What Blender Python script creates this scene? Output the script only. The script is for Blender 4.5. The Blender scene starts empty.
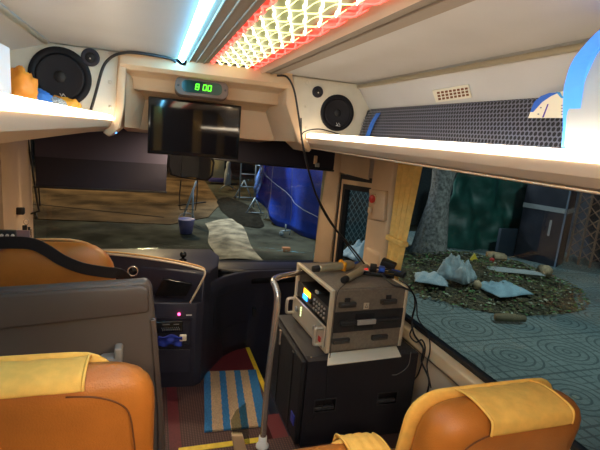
import bpy, bmesh, math, random
from mathutils import Vector, Matrix, noise
random.seed(7)
SC = bpy.context.scene
COL = SC.collection
V = Vector

# ------------------------------------------------------------ camera
AX = V((0.9478389906325658, -0.021801934120255856, -0.3180030243649502)).normalized()
AY = V((-0.3065039074759584, 0.21153368963736152, -0.9280672674167394)).normalized()
AZ = V((0.0875020144831433, 0.9771275115444353, 0.19381750087226732)).normalized()
FPX = 444.46
EYE = V((-.36, 0, 1.63))
cam = bpy.data.objects.new('camera', bpy.data.cameras.new('camera'))
COL.objects.link(cam)
m3 = Matrix((AX, AY, AZ))
cam.matrix_world = Matrix.Translation(EYE) @ m3.to_4x4()
cam.data.sensor_width = 36
cam.data.lens = FPX / 600 * 36
cam.data.clip_start = .02
cam.data.clip_end = 200
SC.camera = cam


def at(u, v, **k):
    """world point seen at pixel (u,v) lying on the plane x=, y= or z="""
    d = V((u - 300, 225 - v, -FPX))
    r = V((d.dot(AX), d.dot(AY), d.dot(AZ)))
    (a, val), = k.items()
    i = 'xyz'.index(a)
    return EYE + r * ((val - EYE[i]) / r[i])


# ------------------------------------------------------------ world and exposure
w = bpy.data.worlds.new('night'); SC.world = w
w.use_nodes = True
w.node_tree.nodes['Background'].inputs[0].default_value = (.05, .08, .13, 1)
w.node_tree.nodes['Background'].inputs[1].default_value = .5
SC.view_settings.view_transform = 'Standard'
SC.view_settings.look = 'None'
SC.view_settings.gamma = 1
SC.view_settings.use_curve_mapping = False
SC.view_settings.exposure = 0.82


def lamp(name, kind, loc, energy, col, size=1., target=None, spot=None):
    l = bpy.data.lights.new(name, kind)
    l.energy = energy; l.color = col
    if kind == 'AREA': l.size = size
    else: l.shadow_soft_size = size
    if spot: l.spot_size = spot; l.spot_blend = .8
    o = bpy.data.objects.new(name, l); COL.objects.link(o); o.location = loc
    if target is not None:
        o.rotation_euler = (V(target) - V(loc)).to_track_quat('-Z', 'Y').to_euler()
    return o


# street lighting outside the coach
lamp('street_light', 'SPOT', (-1.5, 21, 7.5), 2800, (1, .62, .3), .3, (-1.2, 17, -1), 2.2)
lamp('street_light', 'SPOT', (2.6, 8.0, 5.5), 240, (1, .85, .62), .25, (1.7, 11, -1), 1.1)
lamp('street_light', 'SPOT', (1.0, 15, 5.0), 1700, (.80, .88, 1), .3, (4.5, 13.5, 0), 1.6)
lamp('street_light', 'SPOT', (5.5, 3.2, 5.5), 560, (.86, .97, .95), .3, (7.0, 7.0, -1), 1.9)

# ------------------------------------------------------------ materials
MATS = {}


def mat(name, col, rough=.5, metal=0., emit=None, es=0., nz=0., ns=20., bump=0., bs=None, spec=.5, alpha=None, coat=0.):
    if name in MATS: return MATS[name]
    m = bpy.data.materials.new(name); m.use_nodes = True
    nt = m.node_tree; b = nt.nodes['Principled BSDF']
    b.inputs['Base Color'].default_value = (*col, 1)
    b.inputs['Roughness'].default_value = rough
    b.inputs['Metallic'].default_value = metal
    b.inputs['Specular IOR Level'].default_value = spec
    if coat: b.inputs['Coat Weight'].default_value = coat
    tc = nt.nodes.new('ShaderNodeTexCoord')
    if emit:
        b.inputs['Emission Color'].default_value = (*emit, 1)
        b.inputs['Emission Strength'].default_value = es
    if nz:
        n = nt.nodes.new('ShaderNodeTexNoise'); n.inputs['Scale'].default_value = ns; n.inputs['Detail'].default_value = 5
        nt.links.new(tc.outputs['Object'], n.inputs['Vector'])
        mr = nt.nodes.new('ShaderNodeMapRange'); mr.inputs['From Min'].default_value = .36; mr.inputs['From Max'].default_value = .64
        nt.links.new(n.outputs['Fac'], mr.inputs['Value'])
        mx = nt.nodes.new('ShaderNodeMix'); mx.data_type = 'RGBA'
        mx.inputs['A'].default_value = (*[c * (1 - nz) for c in col], 1)
        mx.inputs['B'].default_value = (*[min(1, c * (1 + nz)) for c in col], 1)
        nt.links.new(mr.outputs['Result'], mx.inputs['Factor'])
        nt.links.new(mx.outputs['Result'], b.inputs['Base Color'])
    if bump:
        n = nt.nodes.new('ShaderNodeTexNoise'); n.inputs['Scale'].default_value = bs or 200; n.inputs['Detail'].default_value = 3
        nt.links.new(tc.outputs['Object'], n.inputs['Vector'])
        bp = nt.nodes.new('ShaderNodeBump'); bp.inputs['Strength'].default_value = bump; bp.inputs['Distance'].default_value = .005
        nt.links.new(n.outputs['Fac'], bp.inputs['Height'])
        nt.links.new(bp.outputs['Normal'], b.inputs['Normal'])
    MATS[name] = m
    return m


def glassmat(name, tint, refl=.06, grough=.0):
    m = bpy.data.materials.new(name); m.use_nodes = True
    nt = m.node_tree; nt.nodes.remove(nt.nodes['Principled BSDF'])
    t = nt.nodes.new('ShaderNodeBsdfTransparent'); t.inputs[0].default_value = (*tint, 1)
    g = nt.nodes.new('ShaderNodeBsdfGlossy'); g.inputs['Roughness'].default_value = grough
    lw = nt.nodes.new('ShaderNodeLayerWeight'); lw.inputs[0].default_value = .5
    g_ = G(m)
    pw = g_.m('POWER', lw.outputs['Facing'], 4.0)
    mt = nt.nodes.new('ShaderNodeMath'); mt.operation = 'MULTIPLY_ADD'; mt.inputs[1].default_value = .55 * refl; mt.inputs[2].default_value = .035 * refl
    nt.links.new(pw, mt.inputs[0])
    mx = nt.nodes.new('ShaderNodeMixShader')
    nt.links.new(mt.outputs[0], mx.inputs[0])
    nt.links.new(t.outputs[0], mx.inputs[1]); nt.links.new(g.outputs[0], mx.inputs[2])
    nt.links.new(mx.outputs[0], nt.nodes['Material Output'].inputs[0])
    return m


class G:
    """tiny helper for scalar shader maths"""
    def __init__(s, m): s.nt = m.node_tree
    def m(s, op, a, b=None, c=None):
        n = s.nt.nodes.new('ShaderNodeMath'); n.operation = op
        for i, x in enumerate((a, b, c)):
            if x is None: continue
            if isinstance(x, (int, float)): n.inputs[i].default_value = x
            else: s.nt.links.new(x, n.inputs[i])
        return n.outputs[0]


def xyz(m):
    nt = m.node_tree
    tc = nt.nodes.new('ShaderNodeTexCoord'); s = nt.nodes.new('ShaderNodeSeparateXYZ')
    nt.links.new(tc.outputs['Object'], s.inputs[0])
    return s.outputs


def colmix(m, fac, a, b):
    nt = m.node_tree
    mx = nt.nodes.new('ShaderNodeMix'); mx.data_type = 'RGBA'
    nt.links.new(fac, mx.inputs['Factor'])
    for k, c in (('A', a), ('B', b)):
        if isinstance(c, tuple): mx.inputs[k].default_value = (*c, 1)
        else: nt.links.new(c, mx.inputs[k])
    return mx.outputs['Result']


M_CEIL = mat('ceiling_vinyl', (.52, .52, .52), .45, nz=.04, ns=3)
M_BEIGE = mat('beige_plastic', (.68, .47, .28), .42, nz=.05, ns=4)
M_PANEL = mat('cream_panel', (.72, .68, .56), .45, nz=.03)
M_TRIM = mat('greige_trim', (.34, .29, .24), .7, spec=.2)
M_TRIMO = mat('tan_trim', (.70, .50, .32), .4)
M_NAVY = mat('dark_plastic', (.026, .026, .042), .42, bump=.15, bs=300)
M_NAVY2 = mat('dark_door_plastic', (.014, .014, .028), .5)
M_BLACK = mat('black_rubber', (.012, .012, .013), .55)
M_GLOSSB = mat('gloss_black', (.01, .01, .011), .15)
M_PART = mat('taupe_plastic', (.105, .080, .066), .42, bump=.1, bs=350)
M_LEATHER = mat('tan_leather', (.50, .165, .024), .38, nz=.10, ns=9, bump=.3, bs=240)
M_LEATHER2 = mat('leather_piping', (.75, .42, .16), .5)
M_STITCH = mat('brown_stitching', (.16, .05, .012), .7)
M_COVER = mat('yellow_fabric', (.93, .54, .12), .8, nz=.05, ns=40, bump=.3, bs=500, spec=.2)
M_CHROME = mat('polished_steel', (.72, .66, .60), .25, .8)
M_WHITE = mat('white_plastic', (.8, .79, .75), .4)
M_GREY = mat('grey_plastic', (.28, .26, .24), .45)
M_CABLE = mat('cable_rubber', (.015, .014, .015), .4)
M_CLOTHNAVY = mat('shade_fabric', (.046, .040, .066), .85)
M_CLOTHBLK = mat('dark_shade_fabric', (.016, .014, .026), .85)
M_CASE = mat('case_brown_grey', (.22, .18, .135), .5, nz=.1, ns=60, bump=.4, bs=150)
M_CASED = mat('case_recess', (.028, .026, .026), .5)
M_ALU = mat('brushed_aluminium', (.80, .68, .48), .4, .3)
M_SILVER = mat('silver_faceplate', (.64, .57, .45), .4, .3)
M_PAPER = mat('white_paper', (.92, .84, .66), .7)
M_CURT = mat('curtain_fabric', (.88, .60, .20), .85, nz=.08, ns=30, spec=.1)
M_SPK = mat('speaker_cabinet_paint', (.022, .020, .026), .5, bump=.4, bs=400)
M_RED = mat('red_plastic', (.55, .03, .02), .4)
M_MAROON = mat('maroon_vinyl', (.14, .018, .022), .5, nz=.2, ns=150)
M_YEL = mat('yellow_edging', (.80, .55, .03), .5, nz=.1, ns=40)
M_BLUE = mat('blue_plastic', (.02, .10, .55), .45)
M_ORANGE = mat('orange_plastic', (.9, .30, .02), .5)
M_LEDW = mat('warm_led_diffuser', (1, .95, .85), .5, emit=(1, .82, .60), es=7.5)
M_LEDB = mat('cool_led_diffuser', (.9, .95, 1), .5, emit=(.16, .62, 1), es=18)
M_GLASS = glassmat('window_glass', (.80, .88, .88), 1.0)
M_GLASSC = glassmat('clear_plastic_sheet', (.75, .8, .72), 4.)

# rubber floor: dark brown with a fine raised dot grid
M_FLOOR = mat('ribbed_rubber_floor', (.08, .035, .03), .6)
g = G(M_FLOOR); s = xyz(M_FLOOR)
fx = g.m('ABSOLUTE', g.m('SINE', g.m('MULTIPLY', s[0], 210))); fy = g.m('ABSOLUTE', g.m('SINE', g.m('MULTIPLY', s[1], 210)))
f = g.m('POWER', g.m('MULTIPLY', fx, fy), 1.5)
M_FLOOR.node_tree.links.new(colmix(M_FLOOR, f, (.045, .016, .014), (.17, .085, .065)), M_FLOOR.node_tree.nodes['Principled BSDF'].inputs['Base Color'])

# pavement: square slabs with concentric rings and a fine grid cut in
M_PAVE = mat('patterned_pavers', (.2, .25, .25), .75)
g = G(M_PAVE); s = xyz(M_PAVE)
def frac(x, p): return g.m('FRACT', g.m('DIVIDE', x, p))
T = .95
cx = g.m('SUBTRACT', frac(s[0], T), .5); cy = g.m('SUBTRACT', frac(s[1], T), .5)
rr = g.m('SQRT', g.m('ADD', g.m('MULTIPLY', cx, cx), g.m('MULTIPLY', cy, cy)))
ring = g.m('LESS_THAN', g.m('ABSOLUTE', g.m('SUBTRACT', g.m('FRACT', g.m('MULTIPLY', rr, 9)), .5)), .13)
inside = g.m('LESS_THAN', rr, .46)
gx = g.m('LESS_THAN', frac(s[0], T / 7), .17); gy = g.m('LESS_THAN', frac(s[1], T / 7), .17)
grid = g.m('MULTIPLY', g.m('MAXIMUM', gx, gy), g.m('SUBTRACT', 1, g.m('MULTIPLY', inside, .55)))
bx_ = g.m('GREATER_THAN', g.m('ABSOLUTE', cx), .485); by_ = g.m('GREATER_THAN', g.m('ABSOLUTE', cy), .485)
lines = g.m('MAXIMUM', g.m('MAXIMUM', g.m('MULTIPLY', ring, inside), g.m('MULTIPLY', grid, .85)), g.m('MAXIMUM', bx_, by_))
nt = M_PAVE.node_tree
nn = nt.nodes.new('ShaderNodeTexNoise'); nn.inputs['Scale'].default_value = 3; nn.inputs['Detail'].default_value = 6
tc = nt.nodes.new('ShaderNodeTexCoord'); nt.links.new(tc.outputs['Object'], nn.inputs['Vector'])
basec = colmix(M_PAVE, nn.outputs['Fac'], (.10, .145, .145), (.24, .30, .28))
lines = g.m('MULTIPLY', lines, .82)
nt.links.new(colmix(M_PAVE, lines, basec, (.05, .075, .075)), nt.nodes['Principled BSDF'].inputs['Base Color'])


# ------------------------------------------------------------ mesh building
class MB:
    def __init__(s): s.bm = bmesh.new(); s.mi = 0

    def _add(s, verts, faces, mi=None, smooth=False):
        vs = [s.bm.verts.new(v) for v in verts]
        out = []
        for f in faces:
            try:
                fc = s.bm.faces.new([vs[i] for i in f]); fc.material_index = s.mi if mi is None else mi; fc.smooth = smooth
                out.append(fc)
            except ValueError: pass
        return vs, out

    def box(s, lo, hi, bevel=0., seg=2, M=None, mi=None, smooth=False):
        lo, hi = V(lo), V(hi)
        t = bmesh.new()
        bmesh.ops.create_cube(t, size=1)
        for v in t.verts:
            v.co = V([lo[i] + (v.co[i] + .5) * (hi[i] - lo[i]) for i in range(3)])
        if bevel:
            bevel = min(bevel, .49 * min(abs(hi[i] - lo[i]) for i in range(3)))
            bmesh.ops.bevel(t, geom=t.edges[:], offset=bevel, segments=seg, affect='EDGES', profile=.5)
        s._merge(t, M, mi, smooth or bevel > .004)
        return s

    def _merge(s, t, M=None, mi=None, smooth=False):
        if M is not None: bmesh.ops.transform(t, matrix=M, verts=t.verts[:])
        t.verts.index_update()
        s._add([v.co.copy() for v in t.verts], [[v.index for v in f.verts] for f in t.faces], mi, smooth)
        t.free()

    def prism(s, pts, vec, bevel=0., seg=2, mi=None, smooth=False):
        """closed polygon pts extruded by vec"""
        t = bmesh.new(); vec = V(vec)
        a = [t.verts.new(V(p)) for p in pts]; b = [t.verts.new(V(p) + vec) for p in pts]
        n = len(a)
        t.faces.new(a); t.faces.new(b[::-1])
        for i in range(n): t.faces.new((a[i], b[i], b[(i + 1) % n], a[(i + 1) % n]))
        bmesh.ops.recalc_face_normals(t, faces=t.faces[:])
        if bevel: bmesh.ops.bevel(t, geom=t.edges[:], offset=bevel, segments=seg, affect='EDGES', profile=.5)
        s._merge(t, None, mi, smooth or bevel > .004)
        return s

    def tube(s, path, r, n=8, closed=False, mi=None, caps=True):
        path = [V(p) for p in path]; rings = []
        rs = r if isinstance(r, (list, tuple)) else [r] * len(path)
        up = None
        verts = []; N = len(path)
        for i, p in enumerate(path):
            if closed: d = path[(i + 1) % N] - path[i - 1]
            else: d = path[min(i + 1, N - 1)] - path[max(i - 1, 0)]
            d.normalize()
            if up is None:
                up = V((0, 0, 1)) if abs(d.z) < .9 else V((1, 0, 0))
            side = d.cross(up).normalized(); up = side.cross(d).normalized()
            for k in range(n):
                a = 2 * math.pi * k / n
                verts.append(p + (side * math.cos(a) + up * math.sin(a)) * rs[i])
        faces = []
        for i in range(N if closed else N - 1):
            j = (i + 1) % N
            for k in range(n):
                faces.append((i * n + k, i * n + (k + 1) % n, j * n + (k + 1) % n, j * n + k))
        if caps and not closed:
            faces.append(tuple(range(n))[::-1]); faces.append(tuple((N - 1) * n + k for k in range(n)))
        s._add(verts, faces, mi, True)
        return s

    def lathe(s, c, axis, prof, n=32, mi=None, smooth=True):
        """prof: list of (radius, height along axis)"""
        c, ax = V(c), V(axis).normalized()
        u = ax.orthogonal().normalized(); w2 = ax.cross(u)
        verts = []; faces = []
        for r, h in prof:
            for k in range(n):
                a = 2 * math.pi * k / n
                verts.append(c + ax * h + (u * math.cos(a) + w2 * math.sin(a)) * max(r, 1e-5))
        for i in range(len(prof) - 1):
            for k in range(n):
                faces.append((i * n + k, i * n + (k + 1) % n, (i + 1) * n + (k + 1) % n, (i + 1) * n + k))
        faces.append(tuple(range(n))[::-1]); faces.append(tuple((len(prof) - 1) * n + k for k in range(n)))
        s._add(verts, faces, mi, smooth)
        return s

    def grid(s, fn, nu, nv, mi=None, smooth=True, thick=0.):
        verts = [fn(i / nu, j / nv) for j in range(nv + 1) for i in range(nu + 1)]
        faces = [(j * (nu + 1) + i, j * (nu + 1) + i + 1, (j + 1) * (nu + 1) + i + 1, (j + 1) * (nu + 1) + i) for j in range(nv) for i in range(nu)]
        if thick:
            t = bmesh.new(); vs = [t.verts.new(v) for v in verts]
            for f in faces: t.faces.new([vs[i] for i in f])
            t.normal_update()
            bmesh.ops.solidify(t, geom=t.faces[:], thickness=thick)
            s._merge(t, None, mi, smooth)
        else: s._add(verts, faces, mi, smooth)
        return s

    def loft(s, rings, mi=None, smooth=True, cap=True):
        n = len(rings[0]); verts = [p for r in rings for p in r]; faces = []
        for i in range(len(rings) - 1):
            for k in range(n):
                faces.append((i * n + k, i * n + (k + 1) % n, (i + 1) * n + (k + 1) % n, (i + 1) * n + k))
        if cap:
            faces.append(tuple(range(n))[::-1]); faces.append(tuple((len(rings) - 1) * n + k for k in range(n)))
        s._add(verts, faces, mi, smooth)
        return s

    def build(s, name, mats, parent=None, subd=0, base=None):
        me = bpy.data.meshes.new(name)
        bmesh.ops.recalc_face_normals(s.bm, faces=s.bm.faces[:])
        off = V((0, 0, 0)); p = parent
        while p is not None: off += p.location; p = p.parent
        if parent is None:
            xs = [v.co for v in s.bm.verts]
            off = V(base) if base else V(((min(v.x for v in xs) + max(v.x for v in xs)) / 2, (min(v.y for v in xs) + max(v.y for v in xs)) / 2, min(v.z for v in xs)))
        bmesh.ops.translate(s.bm, verts=s.bm.verts[:], vec=-off)
        s.bm.to_mesh(me); s.bm.free()
        o = bpy.data.objects.new(name, me); COL.objects.link(o)
        if parent is None: o.location = off
        else: o.parent = parent
        for m in (mats if isinstance(mats, (list, tuple)) else [mats]): me.materials.append(m)
        if subd:
            md = o.modifiers.new('s', 'SUBSURF'); md.levels = subd; md.render_levels = subd
        return o


def thing(name, loc, label, cat, group=None):
    o = bpy.data.objects.new(name, None); COL.objects.link(o); o.location = V(loc); o.empty_display_size = .05
    return tag(o, label, cat, group)


def tag(o, label, cat, group=None, kind=None):
    o['label'] = label; o['category'] = cat
    if group: o['group'] = group
    if kind: o['kind'] = kind
    return o


def struct(o): o['kind'] = 'structure'; return o


def curve_pts(pts, n=8, closed=False):
    """Catmull-Rom through the points"""
    P = [V(p) for p in pts]; out = []; N = len(P)
    rng = range(N if closed else N - 1)
    for i in rng:
        p1, p2 = P[i], P[(i + 1) % N]
        p0 = P[i - 1] if (i > 0 or closed) else p1 * 2 - p2
        p3 = P[(i + 2) % N] if (i + 2 < N or closed) else p2 * 2 - p1
        for k in range(n):
            t = k / n
            out.append(.5 * ((2 * p1) + (p2 - p0) * t + (2 * p0 - 5 * p1 + 4 * p2 - p3) * t * t + (3 * p1 - p0 - 3 * p2 + p3) * t ** 3))
    if not closed: out.append(P[-1])
    return out


BACK = -3.4
# ============================================================ SETTING
ZC = 1.965
# floor: aisle platform, lower front floor, stairwell
struct(MB().box((-1.2, BACK, -.06), (1.2, 2.06, 0)).build('floor', M_FLOOR))
struct(MB().box((-1.2, 2.06, -.20), (.30, 3.7, -.12)).box((.30, 2.62, -.20), (.42, 3.7, -.1205)).build('floor', M_FLOOR))
struct(MB().box((.39, 2.06, -.30), (1.2, 2.62, 0)).box((.30, 2.30, -.20), (.39, 2.62, -.12)).build('floor', M_NAVY2))
struct(MB().box((.30, 2.06, -.20), (.39, 2.27, 0)).build('trim_1', M_MAROON))
struct(MB().box((.42, 2.62, -.60), (1.2, 3.7, -.42)).box((.42, 2.62, -.42), (1.2, 2.64, -.02)).build('floor', M_NAVY2))
struct(MB().box((-1.2, 2.0, -.2), (.3, 2.06, -.06)).build('trim_2', M_BLACK))
# maroon borders of the front floor
mb = MB()
mb.prism([(.02, 3.02, -.12), (.41, 2.98, -.12), (.41, 3.33, -.12), (.2, 3.3, -.12), (.05, 3.1, -.12)], (0, 0, .004))
mb.box((-.235, 2.08, -.12), (-.17, 2.9, -.116))
struct(mb.build('trim_3', M_MAROON))
struct(MB().box((-.20, 2.045, -.01), (.24, 2.082, .004), .002).build('trim_4', M_YEL))
struct(MB().box((.405, 2.62, -.13), (.437, 3.34, -.112), .002).build('trim_5', M_YEL))

# ceiling
struct(MB().box((-.83, BACK, ZC), (-.24, 2.5, ZC + .03)).box((.29, BACK, ZC), (.79, 2.5, ZC + .03)).build('ceiling', M_CEIL))
struct(MB().box((-1.25, BACK, ZC + .05), (1.25, 3.75, ZC + .1)).box((-.23, BACK, ZC + .02), (.30, 2.5, ZC + .05)).build('ceiling', M_CEIL))
# ribbed trims on each side of the light panel
mb = MB(); mb.box((-.217, BACK, ZC - .006), (-.095, 2.5, ZC + .02), .003)
for x in (-.195, -.160, -.122): mb.box((x, BACK, ZC - .011), (x + .008, 2.5, ZC), .002)
struct(mb.build('trim_6', M_TRIM))
mb = MB(); mb.box((.185, BACK, ZC - .012), (.30, 2.5, ZC + .02), .003); mb.box((.235, BACK, ZC - .018), (.25, 2.5, ZC), .002)
struct(mb.build('trim_7', M_TRIM))
struct(MB().prism([(.155, BACK, ZC + .01), (.155, BACK, ZC + .03), (.20, BACK, ZC - .01), (.187, BACK, ZC - .022)], (0, 2.5 - BACK, 0)).build('trim_8', M_TRIMO))

# sloping upper walls behind the racks, then down to the shelves
for sx, nm in ((-1, 'wall_left'), (1, 'wall_right')):
    xi = .83 if sx < 0 else .77
    mid = [(sx * 1.06, 1.885), (sx * 1.12, 1.80)] if sx < 0 else [(.875, 1.825), (.94, 1.60)]
    prof = [(sx * xi, ZC + .03), (sx * xi, ZC - .005)] + mid + [(sx * 1.15, 1.58), (sx * 1.20, 1.58), (sx * 1.20, ZC + .03)]
    struct(MB().prism([(x, BACK, z) for x, z in prof], (0, 2.52 - BACK, 0)).build(nm, M_CEIL))
# lower side walls
mb = MB(); mb.box((1.15, BACK, 0), (1.20, 2.62, .565)); mb.box((1.15, 2.62, -.6), (1.20, 2.9, .62))
struct(mb.build('wall_right', mat('warm_wall_panel', (.82, .66, .46), .5)))
mb = MB(); mb.box((1.09, BACK, .50), (1.17, 2.52, .575), .012, 3)
struct(mb.build('trim_9', mat('sill_beige', (.88, .68, .42), .45)))
mb = MB(); mb.box((1.135, BACK, .05), (1.15, 2.3, .10), .004); mb.box((1.14, BACK, .46), (1.152, 2.3, .47))
struct(mb.build('trim_10', M_TRIM))
mb = MB(); mb.box((-1.20, BACK, 0), (-1.15, 3.6, .66)); mb.box((-1.20, 2.85, .66), (-1.15, 3.50, 1.62)); mb.box((-1.2, BACK, 1.5), (-1.15, 2.9, 1.6)); mb.box((-1.2, .0, .66), (-1.15, .1, 1.5))
mb.box((-1.2, 3.3, 1.55), (-1.15, 3.62, 1.97))
mb.box((-1.25, 2.5, 1.5), (-1.15, 3.3, 2.0))
struct(mb.build('wall_left', M_BEIGE))
struct(MB().box((-1.2, BACK - .05, -.1), (1.2, BACK, 2.02)).build('wall_back', mat('rear_bulkhead', (.05, .04, .035), .7)))
# side windows
wn = struct(MB().box((1.165, BACK, .59), (1.171, 2.48, 1.56)).build('window_1', M_GLASS))
mb = MB(); mb.box((1.145, BACK, .565), (1.185, 2.49, .60), .004); mb.box((1.145, 2.46, .565), (1.185, 2.495, 1.60), .004); mb.box((1.145, BACK, 1.54), (1.185, 2.49, 1.6), .004)
mb.build('window_frame', M_BLACK, wn)
struct(MB().box((-1.18, BACK, .66), (-1.175, 2.85, 1.5)).build('window_2', M_GLASS))

# pillar between window and entry door
mb = MB()
mb.box((1.09, 2.50, 0), (1.20, 2.80, 1.62), .03, 4)
mb.box((1.07, 2.53, .5), (1.13, 2.74, .92), .03, 4)
mb.box((1.12, 2.9, 1.37), (1.20, 3.5, 1.62))
struct(mb.build('trim_11', M_BEIGE))

# entry door with glazed leaf
mb = MB()
D = lambda y, z: (1.13, y, z)
def frame(mb, outer, inner, vec):
    n = len(outer)
    for i in range(n):
        j = (i + 1) % n
        mb.prism([outer[i], outer[j], inner[j], inner[i]], vec)
o1 = [V((1.13, 3.42, -.3)), V((1.13, 3.42, 1.355)), V((1.13, 2.74, 1.39)), V((1.13, 2.74, -.3))]
def shrink(poly, d):
    c = sum(poly, V()) / len(poly); out = []
    ys = [p.y for p in poly]; zs = [p.z for p in poly]
    for p in poly:
        out.append(V((p.x, p.y + (d if p.y < c.y else -d), p.z + (d if p.z < c.z else -d))))
    return out
i1 = shrink(o1, .035); i2 = shrink(i1, .035); i3 = shrink(i2, .04)
frame(mb, o1, i1, (.05, 0, 0)); door = struct(mb.build('door_1', M_BLACK))
mb = MB(); frame(mb, i1, i2, (.05, 0, 0)); mb.build('door_leaf', M_BEIGE, door)
mb = MB(); frame(mb, i2, i3, (.05, 0, 0)); mb.build('door_seal', M_BLACK, door)
mb = MB(); mb.prism([p + V((.03, 0, 0)) for p in i3], (.004, 0, 0)); mb.build('door_glass', M_GLASS, door)

# A pillars
mb = MB()
mb.prism([(1.03, 3.60, .4), (1.09, 3.66, .4), (1.20, 3.60, .4), (1.20, 3.47, .4), (1.12, 3.44, .4), (1.05, 3.52, .4)], (0, -.02, 1.25), .008)
struct(mb.build('trim_12', M_BEIGE))

# windscreen
def wsf(u, v):
    x = -1.15 + u * 2.28; z = .45 + 1.25 * v
    return V((x, 3.78 - .16 * abs(x) ** 2.2 - .10 * v, z))
struct(MB().grid(wsf, 20, 4, thick=.006).build('window_3', M_GLASS))
struct(MB().box((-1.2, 3.5, 1.62), (1.2, 3.9, 2.02)).build('wall_front', M_NAVY2))
struct(MB().box((-1.2, 3.72, -.6), (1.2, 3.8, .5)).build('wall_front', M_NAVY2))
struct(MB().box((1.15, 2.8, -.62), (1.2, 3.8, -.3)).box((1.13, 3.46, -.6), (1.2, 3.76, .42)).build('wall_right', M_NAVY2))

# front header above the windscreen: ledge, hood for the clock, recess for the screen
prof = [(2.455, 1.965), (2.455, 1.905), (2.475, 1.885), (2.53, 1.875), (2.56, 1.86), (2.60, 1.80), (2.70, 1.79), (2.76, 1.76), (2.77, 1.59), (3.3, 1.56), (3.5, 1.60), (3.5, 1.965)]
mb = MB(); mb.prism([(-.52, y, z) for y, z in prof], (.88, 0, 0))
struct(mb.build('trim_14', M_BEIGE))
# end blocks with the speaker panels
mb = MB()
pl = [(-1.15, 1.58), (-.70, 1.555), (-.57, 1.575), (-.53, 1.62), (-.515, 1.965), (-1.15, 1.965)]
mb.prism([(x, 2.5, z) for x, z in pl], (0, .42, 0), .012, 3)
struct(mb.build('wall_front', M_PANEL))
mb = MB()
pr = [(1.15, 1.58), (.70, 1.555), (.53, 1.575), (.455, 1.63), (.42, 1.72), (.375, 1.965), (1.15, 1.965)]
mb.prism([(x, 2.5, z) for x, z in pr], (0, .42, 0), .012, 3)
struct(mb.build('wall_front', M_PANEL))
# beige cheeks of the recess
mb = MB()
mb.prism([(-.53, 2.47, 1.96), (-.545, 2.47, 1.64), (-.60, 2.47, 1.565), (-.57, 2.47, 1.545), (-.52, 2.47, 1.59), (-.50, 2.47, 1.7), (-.49, 2.47, 1.96)], (.0, .30, 0), .008, 3)
mb.prism([(-.49, 2.5, 1.87), (-.50, 2.5, 1.60), (-.43, 2.76, 1.60), (-.40, 2.76, 1.80)], (0, .02, 0))
mb.prism([(.365, 2.47, 1.96), (.44, 2.47, 1.66), (.52, 2.47, 1.565), (.50, 2.47, 1.545), (.43, 2.47, 1.60), (.34, 2.47, 1.80), (.33, 2.47, 1.96)], (.0, .30, 0), .008, 3)
mb.prism([(.33, 2.5, 1.87), (.42, 2.5, 1.60), (.36, 2.80, 1.59), (.28, 2.76, 1.80)], (0, .02, 0))
struct(mb.build('trim_15', M_BEIGE))

# ------------------------------------------------------------ dashboard
dash = thing('dashboard', (0, 3.2, -.12), 'dark moulded dashboard running under the windscreen', 'dashboard')
mb = MB()
# top slab in front of windscreen
def dtop(u, v):
    x = -1.12 + 2.2 * u
    h = .565 + .10 * max(0, min(1, (.12 - x) / .45))
    y0 = 3.16 + .10 * u
    return V((x, y0 + (3.70 - y0) * v, h - .05 * (v - .5) ** 2 * 4 - .02 * v))
mb.grid(dtop, 24, 6, thick=.04)
mb.build('dash_top', mat('dash_top_vinyl', (.012, .012, .014), .8, spec=.15), dash)
# driver console: outline in xz extruded forward, slanted face toward the driver
cy = lambda x: 3.10 - .2 * (x + .7) / .68
outline = [(-.75, .74), (-.5, .755), (-.36, .745), (-.18, .725), (-.01, .70), (.035, .68), (-.02, .52), (-.045, .49), (-.75, .49)]
mb = MB(); a = [V((x, cy(x) + .03, z)) for x, z in outline]
mb.prism(a, (.02, .13, -.035), .008)
mb.prism([(-.75, 3.2, .485), (-.03, 2.865, .485), (-.01, 2.865, .485), (.10, 3.05, .485), (.14, 3.3, .485), (.1, 3.5, .485), (-.75, 3.5, .485)], (0, 0, .2), .01)
mb.build('instrument_binnacle', M_NAVY, dash)
# bright trim strip following the hood
pts = [at(88, 253, y=3.09), at(118, 255, y=3.05), at(150, 259, y=2.99), at(180, 264, y=2.93), at(200, 269, y=2.89), at(205, 272, y=2.87), at(202, 281, y=2.86), at(190, 303, y=2.845)]
mb = MB(); mb.tube(curve_pts(pts, 5), .007, 6); mb.build('trim_strip', M_ALU, dash)
pts2 = [p + V((0, .01, .014)) for p in pts[:6]]
mb = MB(); mb.tube(curve_pts(pts2, 5), .006, 6); mb.build('trim_strip', M_LEATHER2, dash)
gp = at(133, 271, y=2.985)
mb = MB(); mb.lathe(gp, (0, -1, .15), [(.035, -.02), (.035, .012), (.028, .016), (.026, .004)], 24); ga = mb.build('gauge', M_CHROME, dash)
mb = MB(); mb.lathe(gp, (0, -1, .15), [(.026, .0), (.026, .008)], 20); mb.build('gauge_face', M_GLOSSB, ga)
a0, a1, a2, a3 = at(163, 279, y=2.905), at(192, 284, y=2.865), at(186, 296, y=2.865), at(155, 296, y=2.91)
mb = MB(); mb.prism([a0, a1, a2, a3], (0, .03, 0), .002); mb.build('display_panel', M_GLOSSB, dash)
# lower console column
mb = MB()
ft = [(-.75, 3.1), (-.32, 2.86), (-.06, 2.84), (-.01, 2.87), (.04, 2.97), (.12, 3.10), (.2, 3.22), (.2, 3.6), (-.75, 3.6)]
mb.prism([(x, y, -.12) for x, y in ft], (0, 0, .61), .006)
mb.build('console_column', M_NAVY, dash)
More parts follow.
